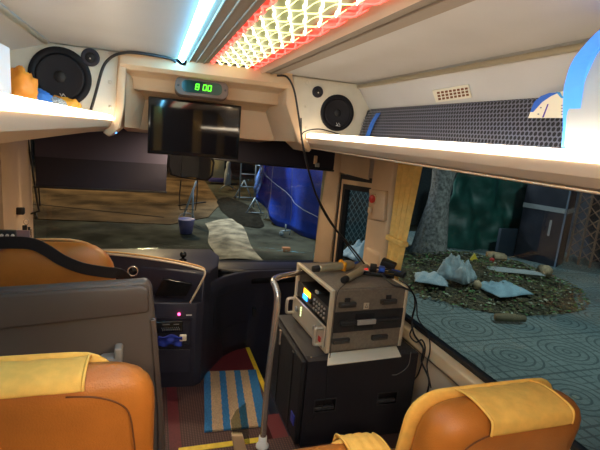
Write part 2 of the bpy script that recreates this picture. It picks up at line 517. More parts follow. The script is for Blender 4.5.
# radio bay, set slightly proud with a frame
def quad_on(u0, v0, u1, v1, y, d=.01):
    return [at(u0, v0, y=y), at(u1, v0 + 1, y=y), at(u1, v1, y=y), at(u0, v1, y=y)]
mb = MB(); fr = [at(150, 317, y=2.842), at(192, 318, y=2.838), at(192, 346, y=2.838), at(150, 346, y=2.842)]
inn = [at(152, 319, y=2.842), at(190, 320, y=2.838), at(189, 344, y=2.838), at(152, 344, y=2.842)]
frame(mb, fr, inn, (0, -.014, 0)); mb.build('radio_bay', M_NAVY2, dash)
mb = MB(); mb.prism([at(153, 349, y=2.838), at(190, 349, y=2.838), at(189, 372, y=2.838), at(153, 372, y=2.838)], (0, -.008, 0), .003); mb.build('compartment_lid', M_NAVY, dash)
# curved right hand fascia that sweeps to the doorway
base = [V((.02, 2.96, 0)), V((.10, 3.10, 0)), V((.20, 3.22, 0)), V((.32, 3.31, 0)), V((.45, 3.35, 0)), V((.70, 3.36, 0)), V((1.12, 3.36, 0))]
bc = curve_pts(base, 5)
topc = curve_pts([V((.02, 2.93, 0)), V((.10, 3.00, 0)), V((.20, 3.10, 0)), V((.34, 3.19, 0)), V((.5, 3.24, 0)), V((.75, 3.27, 0)), V((1.12, 3.27, 0))], 5)
def fas(u, v):
    i = u * (len(bc) - 1); k = min(int(i), len(bc) - 2); t = i - k
    b = bc[k].lerp(bc[k + 1], t); tp = topc[k].lerp(topc[k + 1], t)
    p = b.lerp(tp, v ** 1.6); zb = -.12 if b.x < .42 else -.45
    zt = .60 - .04 * u
    return V((p.x, p.y, zb + (zt - zb) * v))
mb = MB(); mb.grid(fas, 30, 8, thick=.03); fo = mb.build('passenger_fascia', M_NAVY, dash)
# panel joints and two latch slots on the fascia
mb = MB()
for v_ in (.36, .80):
    mb.tube([fas(.12 + .5 * i / 12, v_) + V((0, -.004, 0)) for i in range(13)], .0025, 5)
mb.tube([fas(.14, .36 + .44 * i / 8) + V((0, -.004, 0)) for i in range(9)], .0025, 5)
mb.build('panel_joint', M_BLACK, fo)
for (u_, v_) in ((219, 320), (254, 312)):
    y_ = 3.17 if u_ < 230 else 3.27
    p0 = at(u_, v_, y=y_)
    mb = MB(); mb.box(p0 + V((-.012, -.02, -.035)), p0 + V((.012, .03, .035)), .004); mb.build('latch', M_BLACK, fo)
# air outlet bar along the dash edge
mb = MB(); mb.tube([at(219, 271, y=3.27), at(292, 275, y=3.30)], .018, 10); mb.build('air_outlet', M_BLACK, dash)
mb = MB(); mb.box((.12, 3.30, .545), (1.05, 3.5, .575), .01); mb.build('air_outlet_cover', M_NAVY, dash)
p = at(179, 314, y=2.835)
mb = MB(); mb.lathe(p, (0, -1, 0), [(.009, 0), (.009, .006), (.004, .009)], 14); mb.build('indicator_light', mat('pink_red_led', (1, .1, .25), .4, emit=(1, .05, .2), es=5), dash)
p = at(189, 315, y=2.835)
mb = MB(); mb.box(p + V((-.018, -.006, -.003)), p + V((.018, 0, .003)), .001); mb.build('switch_mark', M_WHITE, dash)

rad = thing('car_radio', at(172, 328, y=2.83), 'black radio with small buttons in console bay behind grey partition', 'radio')
c = at(171, 327, y=2.83)
mb = MB(); mb.box(c + V((-.10, -.012, -.035)), c + V((.075, .005, .045)), .004); rb = mb.build('radio_body', M_GLOSSB, rad)
mb = MB()
for i in range(9): mb.box(c + V((-.055 + i * .013, -.016, -.018)), c + V((-.048 + i * .013, -.010, -.008)), .001)
for i in range(9): mb.box(c + V((-.06 + i * .013, -.016, -.002)), c + V((-.055 + i * .013, -.010, .003)), .001)
mb.build('radio_button', M_GREY, rad)['kind'] = 'stuff'
MB().box(c + V((-.055, -.016, .022)), c + V((-.01, -.010, .027))).build('radio_slot', M_GREY, rad); MB().box(c + V((.015, -.016, .022)), c + V((.05, -.010, .025))).build('radio_slot', M_GREY, rad)

c = at(170, 338, y=2.80)
def cloth(u, v):
    x = (u - .5) * .15; z = (v - .5) * .07
    return c + V((x, -.03 - .018 * math.sin(u * 9) * math.cos(v * 7) - .01 * v, z - .01 * u + .01 * noise.noise(V((u * 4, v * 4, 0)))))
tag(MB().grid(cloth, 14, 8, thick=.012).build('cleaning_cloth', mat('blue_cloth', (.02, .04, .32), .8)), 'crumpled blue cloth stuffed in console bay below the radio', 'cloth')
c = at(183, 337, y=2.79)
tag(MB().box(c + V((-.022, -.02, -.022)), c + V((.022, .0, .022)), .006, 3).build('tissue_packet', M_PAPER), 'small cream packet beside the blue cloth in console', 'packet')
# little camera puck on the dash
p = at(183, 259.5, y=3.12)
o = thing('dash_camera', p, 'small round black gadget standing on dashboard near windscreen', 'camera')
mb = MB(); mb.lathe(p, (0, 0, 1), [(.024, -.012), (.026, .0), (.010, .008), (.008, .018)], 18); mb.build('base', M_GLOSSB, o)
mb = MB(); mb.lathe(p + V((0, 0, .036)), (0, -1, .2), [(.004, -.024), (.018, -.018), (.024, 0), (.018, .018), (.004, .022)], 18); mb.build('head', M_GLOSSB, o)

# ============================================================ CEILING LIGHTS
def ledbar():
    t = thing('ceiling_light', (-.23, 0, ZC - .01), 'long blue-white LED bar along left edge of ceiling trim', 'light')
    MB().prism([(-.250, BACK, ZC + .002), (-.226, BACK, ZC - .020), (-.218, BACK, ZC - .014), (-.218, BACK, ZC + .002)], (0, 2.45 - BACK, 0)).build('diffuser', M_LEDB, t)
    MB().prism([(-.285, 2.5, ZC - .002), (-.235, 2.5, ZC - .034), (-.205, 2.5, ZC - .034), (-.20, 2.5, ZC + .0)], (0, -.045, 0), .003).build('end_cap', M_WHITE, t)
ledbar()

t = thing('ceiling_light', (.04, 1.0, ZC), 'glowing ceiling panel of white and red light strands in lattice', 'light')
MIRR = mat('mirror_backing', (.26, .30, .17), .35, .0)
MB().box((-.10, BACK, ZC + .012), (.185, 2.48, ZC + .018)).build('back_panel', MIRR, t)
M_SW = mat('white_strand', (1, 1, .9), .5, emit=(1, .93, .70), es=2.2)
M_SY = mat('yellow_strand', (1, 1, .6), .5, emit=(.80, .80, .30), es=1.0)
M_SR = mat('red_strand', (1, .2, .2), .5, emit=(1, .12, .09), es=1.2)
def strands(x0, x1, step, slope, r, m, name, curve, z, ph=0):
    mb = MB(); y = BACK
    while y < 2.46:
        pts = []
        for i in range(7):
            q = i / 6; x = x0 + (x1 - x0) * q
            yy = y + slope * (x - x0) + curve * math.sin(q * math.pi * 2 * max(1, round((x1 - x0) / .06)) + ph)
            if yy < 2.47: pts.append(V((x, yy, z + .004 * math.sin(q * 9 + y * 30))))
        if len(pts) > 1: mb.tube(pts, r, 4, caps=False)
        y += step
    mb.build(name, m, t)['kind'] = 'stuff'
def net(xa, xb, cell, m1, m2, r1, r2, n1, n2):
    """two crossing families of wavy strands running the length of the panel"""
    mb1, mb2 = MB(), MB()
    ncol = max(1, round((xb - xa) / cell)); cw = (xb - xa) / ncol; ch = cell * 3.1
    y0 = BACK - ncol * ch
    while y0 < 2.46:
        for fam, mb_, r_ in ((0, mb1, r1), (1, mb2, r2)):
            pts, rs = [], []
            for k in range(ncol * 5 + 1):
                q = k / 5; y = y0 + q * ch + (0 if fam == 0 else ch * .5)
                if y < BACK or y > 2.47: continue
                x = xa + q * cw if fam == 0 else xb - q * cw
                w_ = math.sin(q * 2 * math.pi)
                pts.append(V((min(xb, max(xa, x + .16 * cw * w_)), y + .10 * ch * w_, ZC - .004 + .003 * math.cos(q * 2 * math.pi) + .003 * fam)))
                rs.append(r_ * (.55 + .6 * abs(math.sin(q * math.pi))))
            if len(pts) > 2: mb_.tube(pts, rs, 5, caps=False)
        y0 += ch
    mb1.build(n1, m1, t)['kind'] = 'stuff'
    mb2.build(n2, m2, t)['kind'] = 'stuff'
net(-.068, .115, .044, M_SW, M_SY, .0042, .0024, 'white_strand', 'yellow_strand')
net(-.096, -.066, .03, M_SR, M_SR, .0030, .003, 'red_strand', 'red_cross_strand')
net(.115, .160, .045, M_SR, M_SR, .0030, .003, 'red_strand', 'red_cross_strand')
MB().box((-.10, BACK, ZC + .005), (-.066, 2.48, ZC + .011)).build('red_lens', mat('red_lens_plastic', (.6, .05, .04), .3, emit=(1, .05, .03), es=.25), t)
MB().box((.115, BACK, ZC + .005), (.165, 2.48, ZC + .011)).build('red_lens', mat('red_lens_plastic', (.6, .05, .04), .3), t)

# round fill lamps added behind the camera to brighten the seats
for (x, y, lb_) in ((-.55, -.55, 'added warm fill lamp in ceiling above left seats'), (.55, -.55, 'added warm fill lamp in ceiling above right seats')):
    t = thing('fill_lamp', (x, y, ZC), lb_, 'light', 'added fill lamps')
    MB().lathe((x, y, ZC), (0, 0, -1), [(.10, 0), (.10, .012), (.085, .015)], 28).build('bezel', M_WHITE, t)
    MB().lathe((x, y, ZC - .014), (0, 0, -1), [(.085, 0), (.07, .006), (.001, .010)], 28).build('diffuser', mat('fill_diffuser', (1, .95, .85), .5, emit=(1, .74, .46), es=260), t)
t = thing('fill_lamp', (-.15, 3.0, 1.56), 'small added fill lamp under header beyond television', 'light', 'added fill lamps')  # unseen lamp added to lift the front pillars
MB().lathe((-.15, 3.0, 1.580), (0, 0, -1), [(.05, 0), (.05, .008), (.045, .010)], 24).build('bezel', M_WHITE, t)
MB().lathe((-.15, 3.0, 1.570), (0, 0, -1), [(.045, 0), (.03, .003), (.001, .004)], 24).build('diffuser', mat('front_fill_diffuser', (1, .95, .85), .5, emit=(1, .76, .50), es=220), t)
t = thing('fill_lamp', (-.12, 3.38, 1.57), 'small added fill lamp over dashboard behind roller shades', 'light', 'added fill lamps')  # second unseen lamp, added to light the dash and left pillar
MB().lathe((-.12, 3.38, 1.58), (0, 0, -1), [(.05, 0), (.05, .012), (.045, .014)], 24).build('bezel', M_WHITE, t)
MB().lathe((-.12, 3.38, 1.566), (0, 0, -1), [(.045, 0), (.03, .003), (.001, .004)], 24).build('diffuser', MATS['front_fill_diffuser'], t)
# metal rods where ceiling meets the sloped wall
def rod(x, y1, label):
    o = MB().tube([(x, BACK, ZC - .022), (x, y1, ZC - .022)], .011, 10).build('rail', mat('champagne_rail', (.62, .55, .40), .3, .6))
    tag(o, label, 'rail')
rod(-.825, 2.36, 'champagne metal rail along ceiling edge above left luggage rack')
rod(.765, 2.46, 'champagne metal rail along ceiling edge above right luggage rack')

# ============================================================ LUGGAGE RACKS
def rack(sx, xl, y1, label):
    t = thing('luggage_rack', (sx * .85, 1, 1.56), label, 'luggage rack')
    wall = 1.15
    X = lambda d: xl + sx * d          # d = distance outward from the lip
    prof = [(X(0), 1.63), (X(.01), 1.600), (X(.035), 1.578), (X(.12), 1.560), (sx * wall, 1.560), (sx * wall, 1.585), (X(.03), 1.600), (X(.02), 1.63)]
    mb = MB(); mb.prism([(x, BACK, z) for x, z in prof], (0, y1 - BACK, 0)); mb.build('shelf', mat('rack_shell', (.62, .46, .32), .4), t)
    mb = MB(); mb.prism([(X(-.003), BACK, 1.630), (X(-.001), BACK, 1.650), (X(.018), BACK, 1.655), (X(.018), BACK, 1.630)], (0, y1 - BACK, 0))
    mb.build('light_strip', M_LEDW, t)
    mb = MB(); mb.box((min(X(-.002), X(.02)), y1, 1.565), (max(X(-.002), X(.02)), y1 + .02, 1.65), .004); mb.build('end_cap', M_WHITE, t)
    if sx > 0: mb = MB(); mb.tube([(X(.02), BACK, 1.571), (X(.02), y1 - .02, 1.571)], .003, 5); mb.build('lower_bead', M_TRIMO, t)
    return t
rack(-1, -.555, 2.48, 'left luggage rack with warm glowing lip, orange bag inside')
rack(1, .485, 2.48, 'right luggage rack with warm glowing lip, black mesh panel behind')

# hex mesh air duct on the right
t = thing('duct_cover', (.85, 1.4, 1.6), 'long black honeycomb mesh cover at back of right rack', 'duct')
TL, TR, BL, BR = at(367, 113, x=1.05), at(600, 87, x=1.05), at(358, 137, x=1.02), at(600, 151, x=.98)
y0_, y1_ = .2, 2.485
def dp(y, v, off=0.):   # v 0 bottom 1 top ; bulging slightly
    x = .81 + .05 * v - .012 * math.sin(v * math.pi) + off
    return V((x, y, 1.60 + .235 * v))
mb = MB(); mb.grid(lambda u, v: dp(y0_ + (y1_ - y0_) * u, v, .018), 8, 10, thick=.004); mb.build('backing', mat('duct_black', (.010, .010, .016), .6), t)
mb = MB(); hs = .0175
def hexring(cy_, cv):
    L = .2350
    pin, pout = [], []
    for k in range(6):
        a = math.pi / 6 + k * math.pi / 3
        for lst, r in ((pout, hs * .60), (pin, hs * .42)):
            yy = cy_ + r * 1.0 * math.cos(a) ; vv = cv + r * math.sin(a) / L
            lst.append(dp(yy, min(1, max(0, vv)), -.003))
    mb._add(pout + pin, [(k, (k + 1) % 6, 6 + (k + 1) % 6, 6 + k) for k in range(6)])
rowh = hs * .9
r_ = 0; zz = .012
while zz < .226:
    yy = .75 + (hs * .52 if r_ % 2 else 0)
    while yy < y1_ - .005 - (.03 * max(0, (zz / .285 - .6)) * 2):
        hexring(yy, zz / .235); yy += hs * 1.04
    zz += rowh; r_ += 1
mb.build('honeycomb', mat('mesh_grey', (.19, .20, .26), .4, .3), t)
mb = MB(); mb.prism([(.80, 2.475, 1.602), (.87, 2.475, 1.602), (.865, 2.455, 1.82), (.845, 2.455, 1.82)], (0, .02, 0), .006, 3); mb.build('end_cap', M_BLACK, t)
p0, p1, p2, p3 = at(371, 135, x=.99), at(375, 135, x=.99), at(379, 116, x=1.03), at(375, 116, x=1.03)
yb = 2.30
tag(MB().prism([dp(2.38, .28, -.008), dp(2.33, .28, -.008), dp(2.31, .62, -.010), dp(2.29, .85, -.008), dp(2.34, .85, -.008), dp(2.36, .62, -.010)], (-.002, 0, 0)).build('sticker', mat('blue_sticker', (.03, .16, .65), .4)), 'small upright blue sticker on near end of mesh cover', 'sticker')

# leaflet leaning on the mesh
t = thing('leaflet', (1.0, 1.3, 1.7), 'white leaflet with blue swoosh tucked against black mesh', 'leaflet')
q = lambda u, v, o=0.: at(u, v, x=.80 - o)
pl_ = [q(528, 118), q(532, 108), q(540, 98), q(549, 93), q(572, 90), q(600, 87), q(600, 118)]
MB().prism(pl_, (.0015, 0, 0)).build('sheet', M_PAPER, t)
MB().prism([q(530, 112, .002), q(534, 102, .002), q(541, 96, .002), q(549, 93, .002), q(560, 92, .002), q(551, 96, .002), q(542, 102, .002), q(533, 112, .002)], (.0008, 0, 0)).build('swoosh', mat('print_blue', (.02, .12, .60), .5), t)
MB().prism([q(556, 92, .002), q(560, 92, .002), q(562, 96, .002), q(568, 98.5, .002), q(561, 98, .002)], (.0008, 0, 0)).build('swoosh', mat('print_sky_blue', (.05, .4, .85), .5), t)
MB().prism([q(542, 117.5, .002), q(543.5, 117.5, .002), q(548.5, 104, .002), q(547.3, 104, .002)], (.0008, 0, 0)).build('printed_bar', mat('print_purple', (.12, .06, .35), .5), t)
mb = MB()
for i in range(4): mb.prism([q(561, 115 - i * 3, .002), q(567, 114.6 - i * 3, .002), q(567, 113.6 - i * 3, .002), q(561, 114 - i * 3, .002)], (.0008, 0, 0))
for (a, b) in ((540, 107), (537.5, 113.5)): mb.prism([q(a, b, .002), q(a + 1.5, b, .002), q(a + 1.5, b + 1.3, .002), q(a, b + 1.3, .002)], (.0008, 0, 0))
mb.build('printed_lines', mat('print_grey', (.25, .25, .30), .5), t)['kind'] = 'stuff'

# louvre vent on the sloped wall
c0 = V((.97, 1.83, 1.915)); n_ = V((-.09, 0, -.26)).normalized()
t = thing('air_vent', (.83, 1.6, 1.86), 'small cream slotted air vent on sloped wall above mesh', 'vent')
def sl(u, v):   # on sloped wall plane between (.77,1.96) and (1.06,1.885)
    r = at(u, v, y=1.0) - EYE
    A = V((.77, 0, ZC - .005)); Bv = V((.875, 0, 1.825)); nn_ = V((Bv.z - A.z, 0, -(Bv.x - A.x)))
    k = (A - EYE).dot(nn_) / r.dot(nn_)
    return EYE + r * k
nrm = V((-.135, 0, -.105)).normalized()
fo_ = [sl(433, 90), sl(469, 84), sl(472, 97), sl(437, 102)]
MB().prism(fo_, nrm * .006, .001).build('frame', M_PANEL, t)
mb = MB()
for i in range(3):
    for j in range(8):
        u0 = 438 + j * 4 + i * .6; v0 = 91.2 + i * 3.1 - j * .62
        mb.prism([sl(u0, v0) + nrm * .006, sl(u0 + 2.6, v0 - .4) + nrm * .006, sl(u0 + 3, v0 + 1.7) + nrm * .006, sl(u0 + .4, v0 + 2.1) + nrm * .006], nrm * .001)
mb.build('slot', M_STITCH, t)['kind'] = 'stuff'

# curved rack dividers with blue light inside
def divider(sx, xl, y, label):
    t = thing('rack_divider', (xl, y, 1.6), label, 'divider')
    pts = [(0, 1.655), (-.015, 1.74), (-.02, 1.80), (0.0, 1.86), (.06, 1.925), (.12, 1.955), (.20, 1.93), (.26, 1.88), (.30, 1.82), (.24, 1.605)]
    mb = MB(); mb.prism([(xl + sx * x, y, z) for x, z in pts], (0, -.10, 0), .012, 3); mb.build('body', mat('divider_white', (.55, .58, .60), .4), t)
    e = [(.002, 1.66), (-.004, 1.70), (-.019, 1.76), (-.0235, 1.80), (-.010, 1.855), (.05, 1.925), (.11, 1.955)]
    e = [(p.x, p.z) for p in curve_pts([V((a_, 0, b_)) for a_, b_ in e], 4)]
    mb = MB(); inner = [(a_ + .014, b_ - .004) for a_, b_ in e]
    mb.prism([(xl + sx * a_, y + .004, b_) for a_, b_ in e] + [(xl + sx * a_, y + .004, b_) for a_, b_ in inner[::-1]], (0, -.045, 0))
    mb.build('light_strip', mat('blue_led_strip', (.1, .4, 1), .4, emit=(.04, .22, 1), es=.45), t)
divider(1, .53, .80, 'white curved divider with blue glow, on right rack at frame edge')
t = thing('cardboard_carton', (-.75, 1.65, 1.6), 'pale box standing in left rack at frame edge', 'box')
lb = at(11, 76, y=1.75)
mb = MB(); mb.box((-1.05, 1.25, 1.602), (lb.x, 1.75, 1.83), .003, 1); mb.build('carton_body', mat('pale_grey_card', (.62, .64, .68), .6), t)
mb = MB(); mb.box((lb.x - .002, 1.40, 1.70), (lb.x + .001, 1.403, 1.80)); mb.build('seam', M_GREY, t)

# things lying in the left rack
def blob(c, sx, sy, sz, amp, seed, nu=16, nv=12, fr=3.):
    mb = MB(); c = V(c)
    def fn(u, v):
        a = u * 2 * math.pi; b = (v - .5) * math.pi
        d = V((math.cos(a) * math.cos(b), math.sin(a) * math.cos(b), math.sin(b)))
        k = 1 + amp * noise.noise(d * fr + V((seed, 0, 0)))
        return c + V((d.x * sx * k, d.y * sy * k, d.z * sz * k))
    mb.grid(fn, nu, nv)
    bmesh.ops.remove_doubles(mb.bm, verts=mb.bm.verts[:], dist=1e-5)
    return mb
c = at(19, 78, y=2.05); tag(blob((c.x, 2.05, 1.71), .06, .06, .085, .35, 1.1, 24, 18, 4).build('plastic_bag', M_ORANGE), 'crumpled orange plastic bag in left rack beside the carton', 'bag')
c = at(34, 95, y=2.1); tag(blob((c.x, 2.12, 1.685), .065, .05, .042, .4, 5.1, 20, 14).build('plastic_bag', mat('blue_bag', (.03, .17, .6), .5)), 'small blue plastic bag lying in left rack', 'bag')
c = at(53, 99, y=2.16); tag(blob((c.x, 2.16, 1.668), .055, .05, .036, .2, 9.1, 24, 16, 6).build('net_bag', mat('grey_netting', (.42, .42, .40), .7, nz=.6, ns=160)), 'grey mesh net bag lying in front of left speaker', 'bag')
c = at(60, 97, y=2.26); tag(blob((c.x + .01, 2.28, 1.67), .07, .04, .04, .4, 3.1, 20, 14).build('plastic_bag', mat('amber_bag', (.9, .38, .03), .5)), 'amber plastic wrapper peeking out behind the net bag', 'bag')

# ============================================================ LOUDSPEAKERS
def woofer(c, r, label):
    t = thing('loudspeaker', c, label, 'speaker'); ax = (0, -1, 0)
    MB().lathe(c, ax, [(r, -.004), (r, .008), (r * .97, .012), (r * .80, .012), (r * .78, .008)], 40).build('frame_ring', mat('speaker_ring', (.006, .006, .009), .6, spec=.3), t)
    MB().lathe(c, ax, [(r * .78, .010), (r * .73, .0145), (r * .68, .0125), (r * .3, .0115), (r * .2, .011)], 40).build('cone', mat('cone_grey', (.011, .011, .015), .55, spec=.3), t)
    MB().lathe(c, ax, [(r * .2, .011), (r * .17, .014), (r * .08, .018), (.001, .019)], 24).build('dust_cap', M_BLACK, t)
    cc = V(c) + V((r * .08, -.016, -r * .62))
    mb = MB(); mb.tube([cc + V((-.012, 0, .008)), cc + V((-.004, 0, -.006)), cc + V((.002, 0, .008)), cc + V((.012, 0, -.004))], .002, 5); mb.tube([cc + V((-.014, 0, -.008)), cc + V((.014, 0, -.010))], .0015, 5); mb.build('logo_mark', M_WHITE, t)
def tweeter(c, r, label):
    t = thing('tweeter', c, label, 'speaker')
    MB().lathe(c, (0, -1, 0), [(r, -.004), (r, .008), (r * .9, .013), (r * .6, .008)], 28).build('frame_ring', M_NAVY2, t)
    MB().lathe(c, (0, -1, 0), [(r * .6, .007), (r * .4, .013), (.001, .015)], 20).build('dome', M_BLACK, t)
    MB().lathe(V(c) + V((0, -.015, -r * .15)), (0, -1, 0), [(.004, -.001), (.004, .002)], 10).build('centre_pin', M_WHITE, t)
YP = 2.498
woofer(at(60.5, 77, y=YP), .138, 'big round black loudspeaker above left rack, behind bags')
tweeter(at(90.5, 57.5, y=YP), .042, 'small round tweeter right of the left rack loudspeaker')
woofer(at(337, 113, y=YP), .104, 'round black loudspeaker at front end of right rack')
tweeter(at(317.5, 92, y=YP), .032, 'small round tweeter up left of right rack loudspeaker')
mb = MB()
for (u, v) in ((110, 53), (110, 82), (110, 107), (290 + 17, 82), (306, 106), (306, 128)):
    mb.lathe(at(u, v, y=YP), (0, -1, 0), [(.009, -.002), (.009, .002), (.004, .004)], 12)
struct(mb.build('trim_16', M_PANEL))

# ============================================================ CLOCK AND TELEVISION
t = thing('digital_clock', (-.115, 2.5, 1.80), 'digital clock with green digits on header above television', 'clock')
ca = at(202, 88.5, y=2.50)
ang = math.radians(-12)
def rrect(w_, h_, r, n=6):
    out = []
    for (sx, sy, a0) in ((1, 1, 0), (-1, 1, 90), (-1, -1, 180), (1, -1, 270)):
        for i in range(n + 1):
            a = math.radians(a0 + 90 * i / n); out.append((sx * (w_ - r) + r * math.cos(a), sy * (h_ - r) + r * math.sin(a)))
    return out
CM = Matrix.Translation(ca) @ Matrix.Rotation(math.radians(-14), 4, 'X')   # tilt the face downward
def onclock(x, z, d=0.): return CM @ V((x, d, z))
MB().prism([onclock(x, z, -.012) for x, z in rrect(.138, .048, .036)], (CM.to_3x3() @ V((0, .05, 0))), .003).build('housing', mat('clock_taupe', (.16, .11, .085), .7, spec=.2), t)
MB().prism([onclock(x, z, -.015) for x, z in rrect(.104, .032, .026)], (CM.to_3x3() @ V((0, .003, 0)))).build('display', mat('display_green_black', (.005, .025, .02), .2, emit=(.0, .05, .035), es=.1), t)
M_DIG = mat('green_segments', (.1, 1, .05), .5, emit=(.10, 1, .02), es=1.6)
SEG = {'8': 'abcdefg', '0': 'abcdef'}
def digit(ch, cx_, nm):
    mb = MB(); w_, h_ = .0085, .0155
    S = {'a': ((-w_, h_), (w_, h_)), 'g': ((-w_, 0), (w_, 0)), 'd': ((-w_, -h_), (w_, -h_)), 'b': ((w_, h_), (w_, 0)), 'c': ((w_, 0), (w_, -h_)), 'f': ((-w_, h_), (-w_, 0)), 'e': ((-w_, 0), (-w_, -h_))}
    for k in SEG[ch]:
        (x0, z0), (x1, z1) = S[k]
        a = onclock(cx_ + x0 * .95 + z0 * .12, z0 * .93, -.017); b = onclock(cx_ + x1 * .95 + z1 * .12, z1 * .93, -.017)
        mb.tube([a, b], .0021, 6)
    mb.build(nm, M_DIG, t)
digit('8', -.026, 'digit'); digit('0', .013, 'digit'); digit('0', .038, 'digit')
for x in (-.122, .122): MB().lathe(onclock(x, 0, -.012), CM.to_3x3() @ V((0, -1, 0)), [(.006, -.002), (.006, .001)], 10).build('screw', M_BLACK, t)

t = thing('television', (-.13, 2.66, 1.45), 'flat television hanging from header above the mirror', 'television')
yt = 2.65
x0, x1, zt, zb = at(148.5, 97, y=yt).x, at(241.5, 108, y=yt).x, 1.775, 1.465
MB().box((x0, yt, zb), (x1, yt + .035, zt), .005).build('casing', M_GLOSSB, t)
MB().box((x0 + .012, yt - .002, zb + .02), (x1 - .012, yt + .004, zt - .012), .001).build('screen', mat('screen_glass', (.010, .008, .009), .04, spec=.6), t)
MB().box((-.2, yt + .03, 1.60), (-.05, 2.80, 1.70), .005).build('bracket', M_BLACK, t)

# ============================================================ SHADES, MIRROR, WINDSCREEN FITTINGS
t = thing('roller_shade', (-.67, 3.2, 1.17), 'wide dark roller shade pulled down on the left windscreen', 'shade')
ys = 3.2
def sh(u0, z0, z1, x1_, y): return None
MB().box((-1.06, ys, 1.36), (-.20, ys + .004, 1.60)).build('upper_fabric', M_CLOTHNAVY, t)
MB().box((-1.06, ys - .003, 1.175), (-.265, ys + .001, 1.365)).build('lower_fabric', M_CLOTHBLK, t)
MB().box((-1.075, ys - .008, 1.165), (-.26, ys + .006, 1.18), .003).build('bottom_bar', M_BLACK, t)
MB().tube([(-1.1, ys + .02, 1.60), (-.2, ys + .02, 1.60)], .03, 12).build('roller', M_NAVY2, t)
p = at(115.5, 134, y=2.9)
MB().lathe((p.x, 2.925, 1.55), (0, 0, -1), [(.006, -.01), (.006, .004), (.001, .006)], 10).build('indicator_lamp', mat('blue_pin_led', (.05, .2, 1), .4, emit=(.05, .25, 1), es=8)).location
o = bpy.data.objects['indicator_lamp']; o.location = at(115.5, 133.5, y=2.62); tag(o, 'tiny blue indicator lamp below left speaker panel', 'lamp')
t = thing('roller_shade', (.5, 3.2, 1.40), 'short black roller shade at top of right windscreen', 'shade')
MB().prism([(-.20, 3.18, 1.445), (.30, 3.18, 1.415), (.96, 3.18, 1.40), (.96, 3.18, 1.62), (-.2, 3.18, 1.62)], (0, .02, 0)).build('shade_fabric', M_CLOTHBLK, t)
MB().tube([(-.2, 3.17, 1.443), (.30, 3.17, 1.413), (.96, 3.17, 1.398)], .007, 8).build('bottom_bar', M_BLACK, t)
# small latch at the right end of the shade
p = at(316, 160, y=3.1)
MB().box(p + V((-.012, 0, -.03)), p + V((.012, .02, .03)), .004).build('latch_plate', M_BEIGE, t)
MB().box(p + V((-.002, -.01, -.05)), p + V((.03, .01, -.02)), .004).build('catch', M_GREY, t)

# rear view mirror
t = thing('rear_view_mirror', at(191, 150, y=3.02), 'wide black rear view mirror hanging under the television', 'mirror')
ym = 3.0
out = [at(*q_, y=ym) for q_ in ((168, 154), (167, 165), (170, 175), (180, 178), (196, 180), (208, 181), (213, 176), (215, 162), (211, 154), (198, 152), (180, 151))]
MB().prism(out, (0, .05, 0), .006, 2).build('shell', M_BLACK, t)
cx0 = sum(out, V()) / len(out)
MB().prism([cx0 + (p - cx0) * .90 + V((0, -.003, 0)) for p in out], (0, .004, 0)).build('mirror_glass', mat('mirror_glass', (.6, .6, .6), .03, 1.), t)
MB().box(at(181, 177, y=ym - .02), at(200, 152, y=ym - .008), .004).build('dash_unit', M_BLACK, t)
MB().tube([at(195, 152, y=ym + .02), at(194, 135, y=ym + .12)], .01, 8).build('stalk', M_BLACK, t)

def loop(name, pts, r, m, label, cat):
    return tag(MB().tube(curve_pts(pts, 6), r, 6).build(name, m), label, cat)
yw = 3.05
(MB().tube([at(181, 180, y=yw), at(179.5, 195, y=yw), at(180, 209.5, y=yw), at(195.5, 210, y=yw), at(197, 196, y=yw), at(197.5, 180, y=yw)], .0042, 6).build('wire_frame', M_BLACK, t))

# exterior mirror arm seen through left windscreen corner
t = thing('mirror_arm', at(40, 212, y=3.44), 'thin black double rod mirror arm at left windscreen corner', 'mirror arm')
MB().tube([V((-1.14, 3.44, 1.60)), at(28, 140, y=3.44), at(37, 200, y=3.44), at(39, 211, y=3.44), at(30, 214, y=3.44), at(12, 217, y=3.44)], .007, 6).build('arm', M_BLACK, t)
MB().tube([at(33, 140, y=3.46), at(38, 180, y=3.46), at(40, 206, y=3.46)], .005, 6).build('arm', M_BLACK, t)
MB().tube([at(35.5, 213, y=3.44), at(36, 219, y=3.44)], .011, 8).build('hook', M_BLACK, t)
t = thing('phone_holder', at(18, 215, y=3.12), 'small black phone holder clipped on the left pillar', 'holder')
c = at(20, 211, y=3.12)
MB().box(c + V((-.035, -.02, -.022)), c + V((.025, .02, .022)), .008).build('clamp', M_BLACK, t)
MB().tube([c + V((-.03, 0, 0)), c + V((-.10, .02, -.02))], .008, 8).build('arm', M_BLACK, t)
t = thing('key_bunch', at(26, 226, y=3.15), 'bunch of keys hanging beside the left pillar', 'keys')
c = at(26, 222, y=3.15)
MB().tube([c + V((.014 * math.cos(a), 0, .018 * math.sin(a))) for a in [i * math.pi / 8 for i in range(16)]], .0025, 5, closed=True).build('ring', M_CHROME, t)
MB().box(c + V((-.02, -.01, -.052)), c + V((.006, .005, -.02)), .004).box(c + V((.010, -.01, -.085)), c + V((.024, .0, -.03)), .003).build('key_fob', M_BLACK, t)
MB().box(c + V((.022, -.005, -.10)), c + V((.032, -.002, -.045)), .001).build('key', M_CHROME, t)
t = thing('switch_strip', at(8, 238, y=2.75), 'black strip of small white knobs at far left window', 'switches')
c = at(6, 235, y=2.75)
MB().box(c + V((-.06, -.01, -.025)), c + V((.045, .03, .025)), .006).build('housing', M_BLACK, t)
for i in range(4):
    MB().lathe(c + V((-.043 + i * .026, -.01, 0)), (0, -1, 0), [(.009, 0), (.008, .01), (.004, .012)], 12).build('knob', M_WHITE, t)
c = at(22, 235, y=2.95)
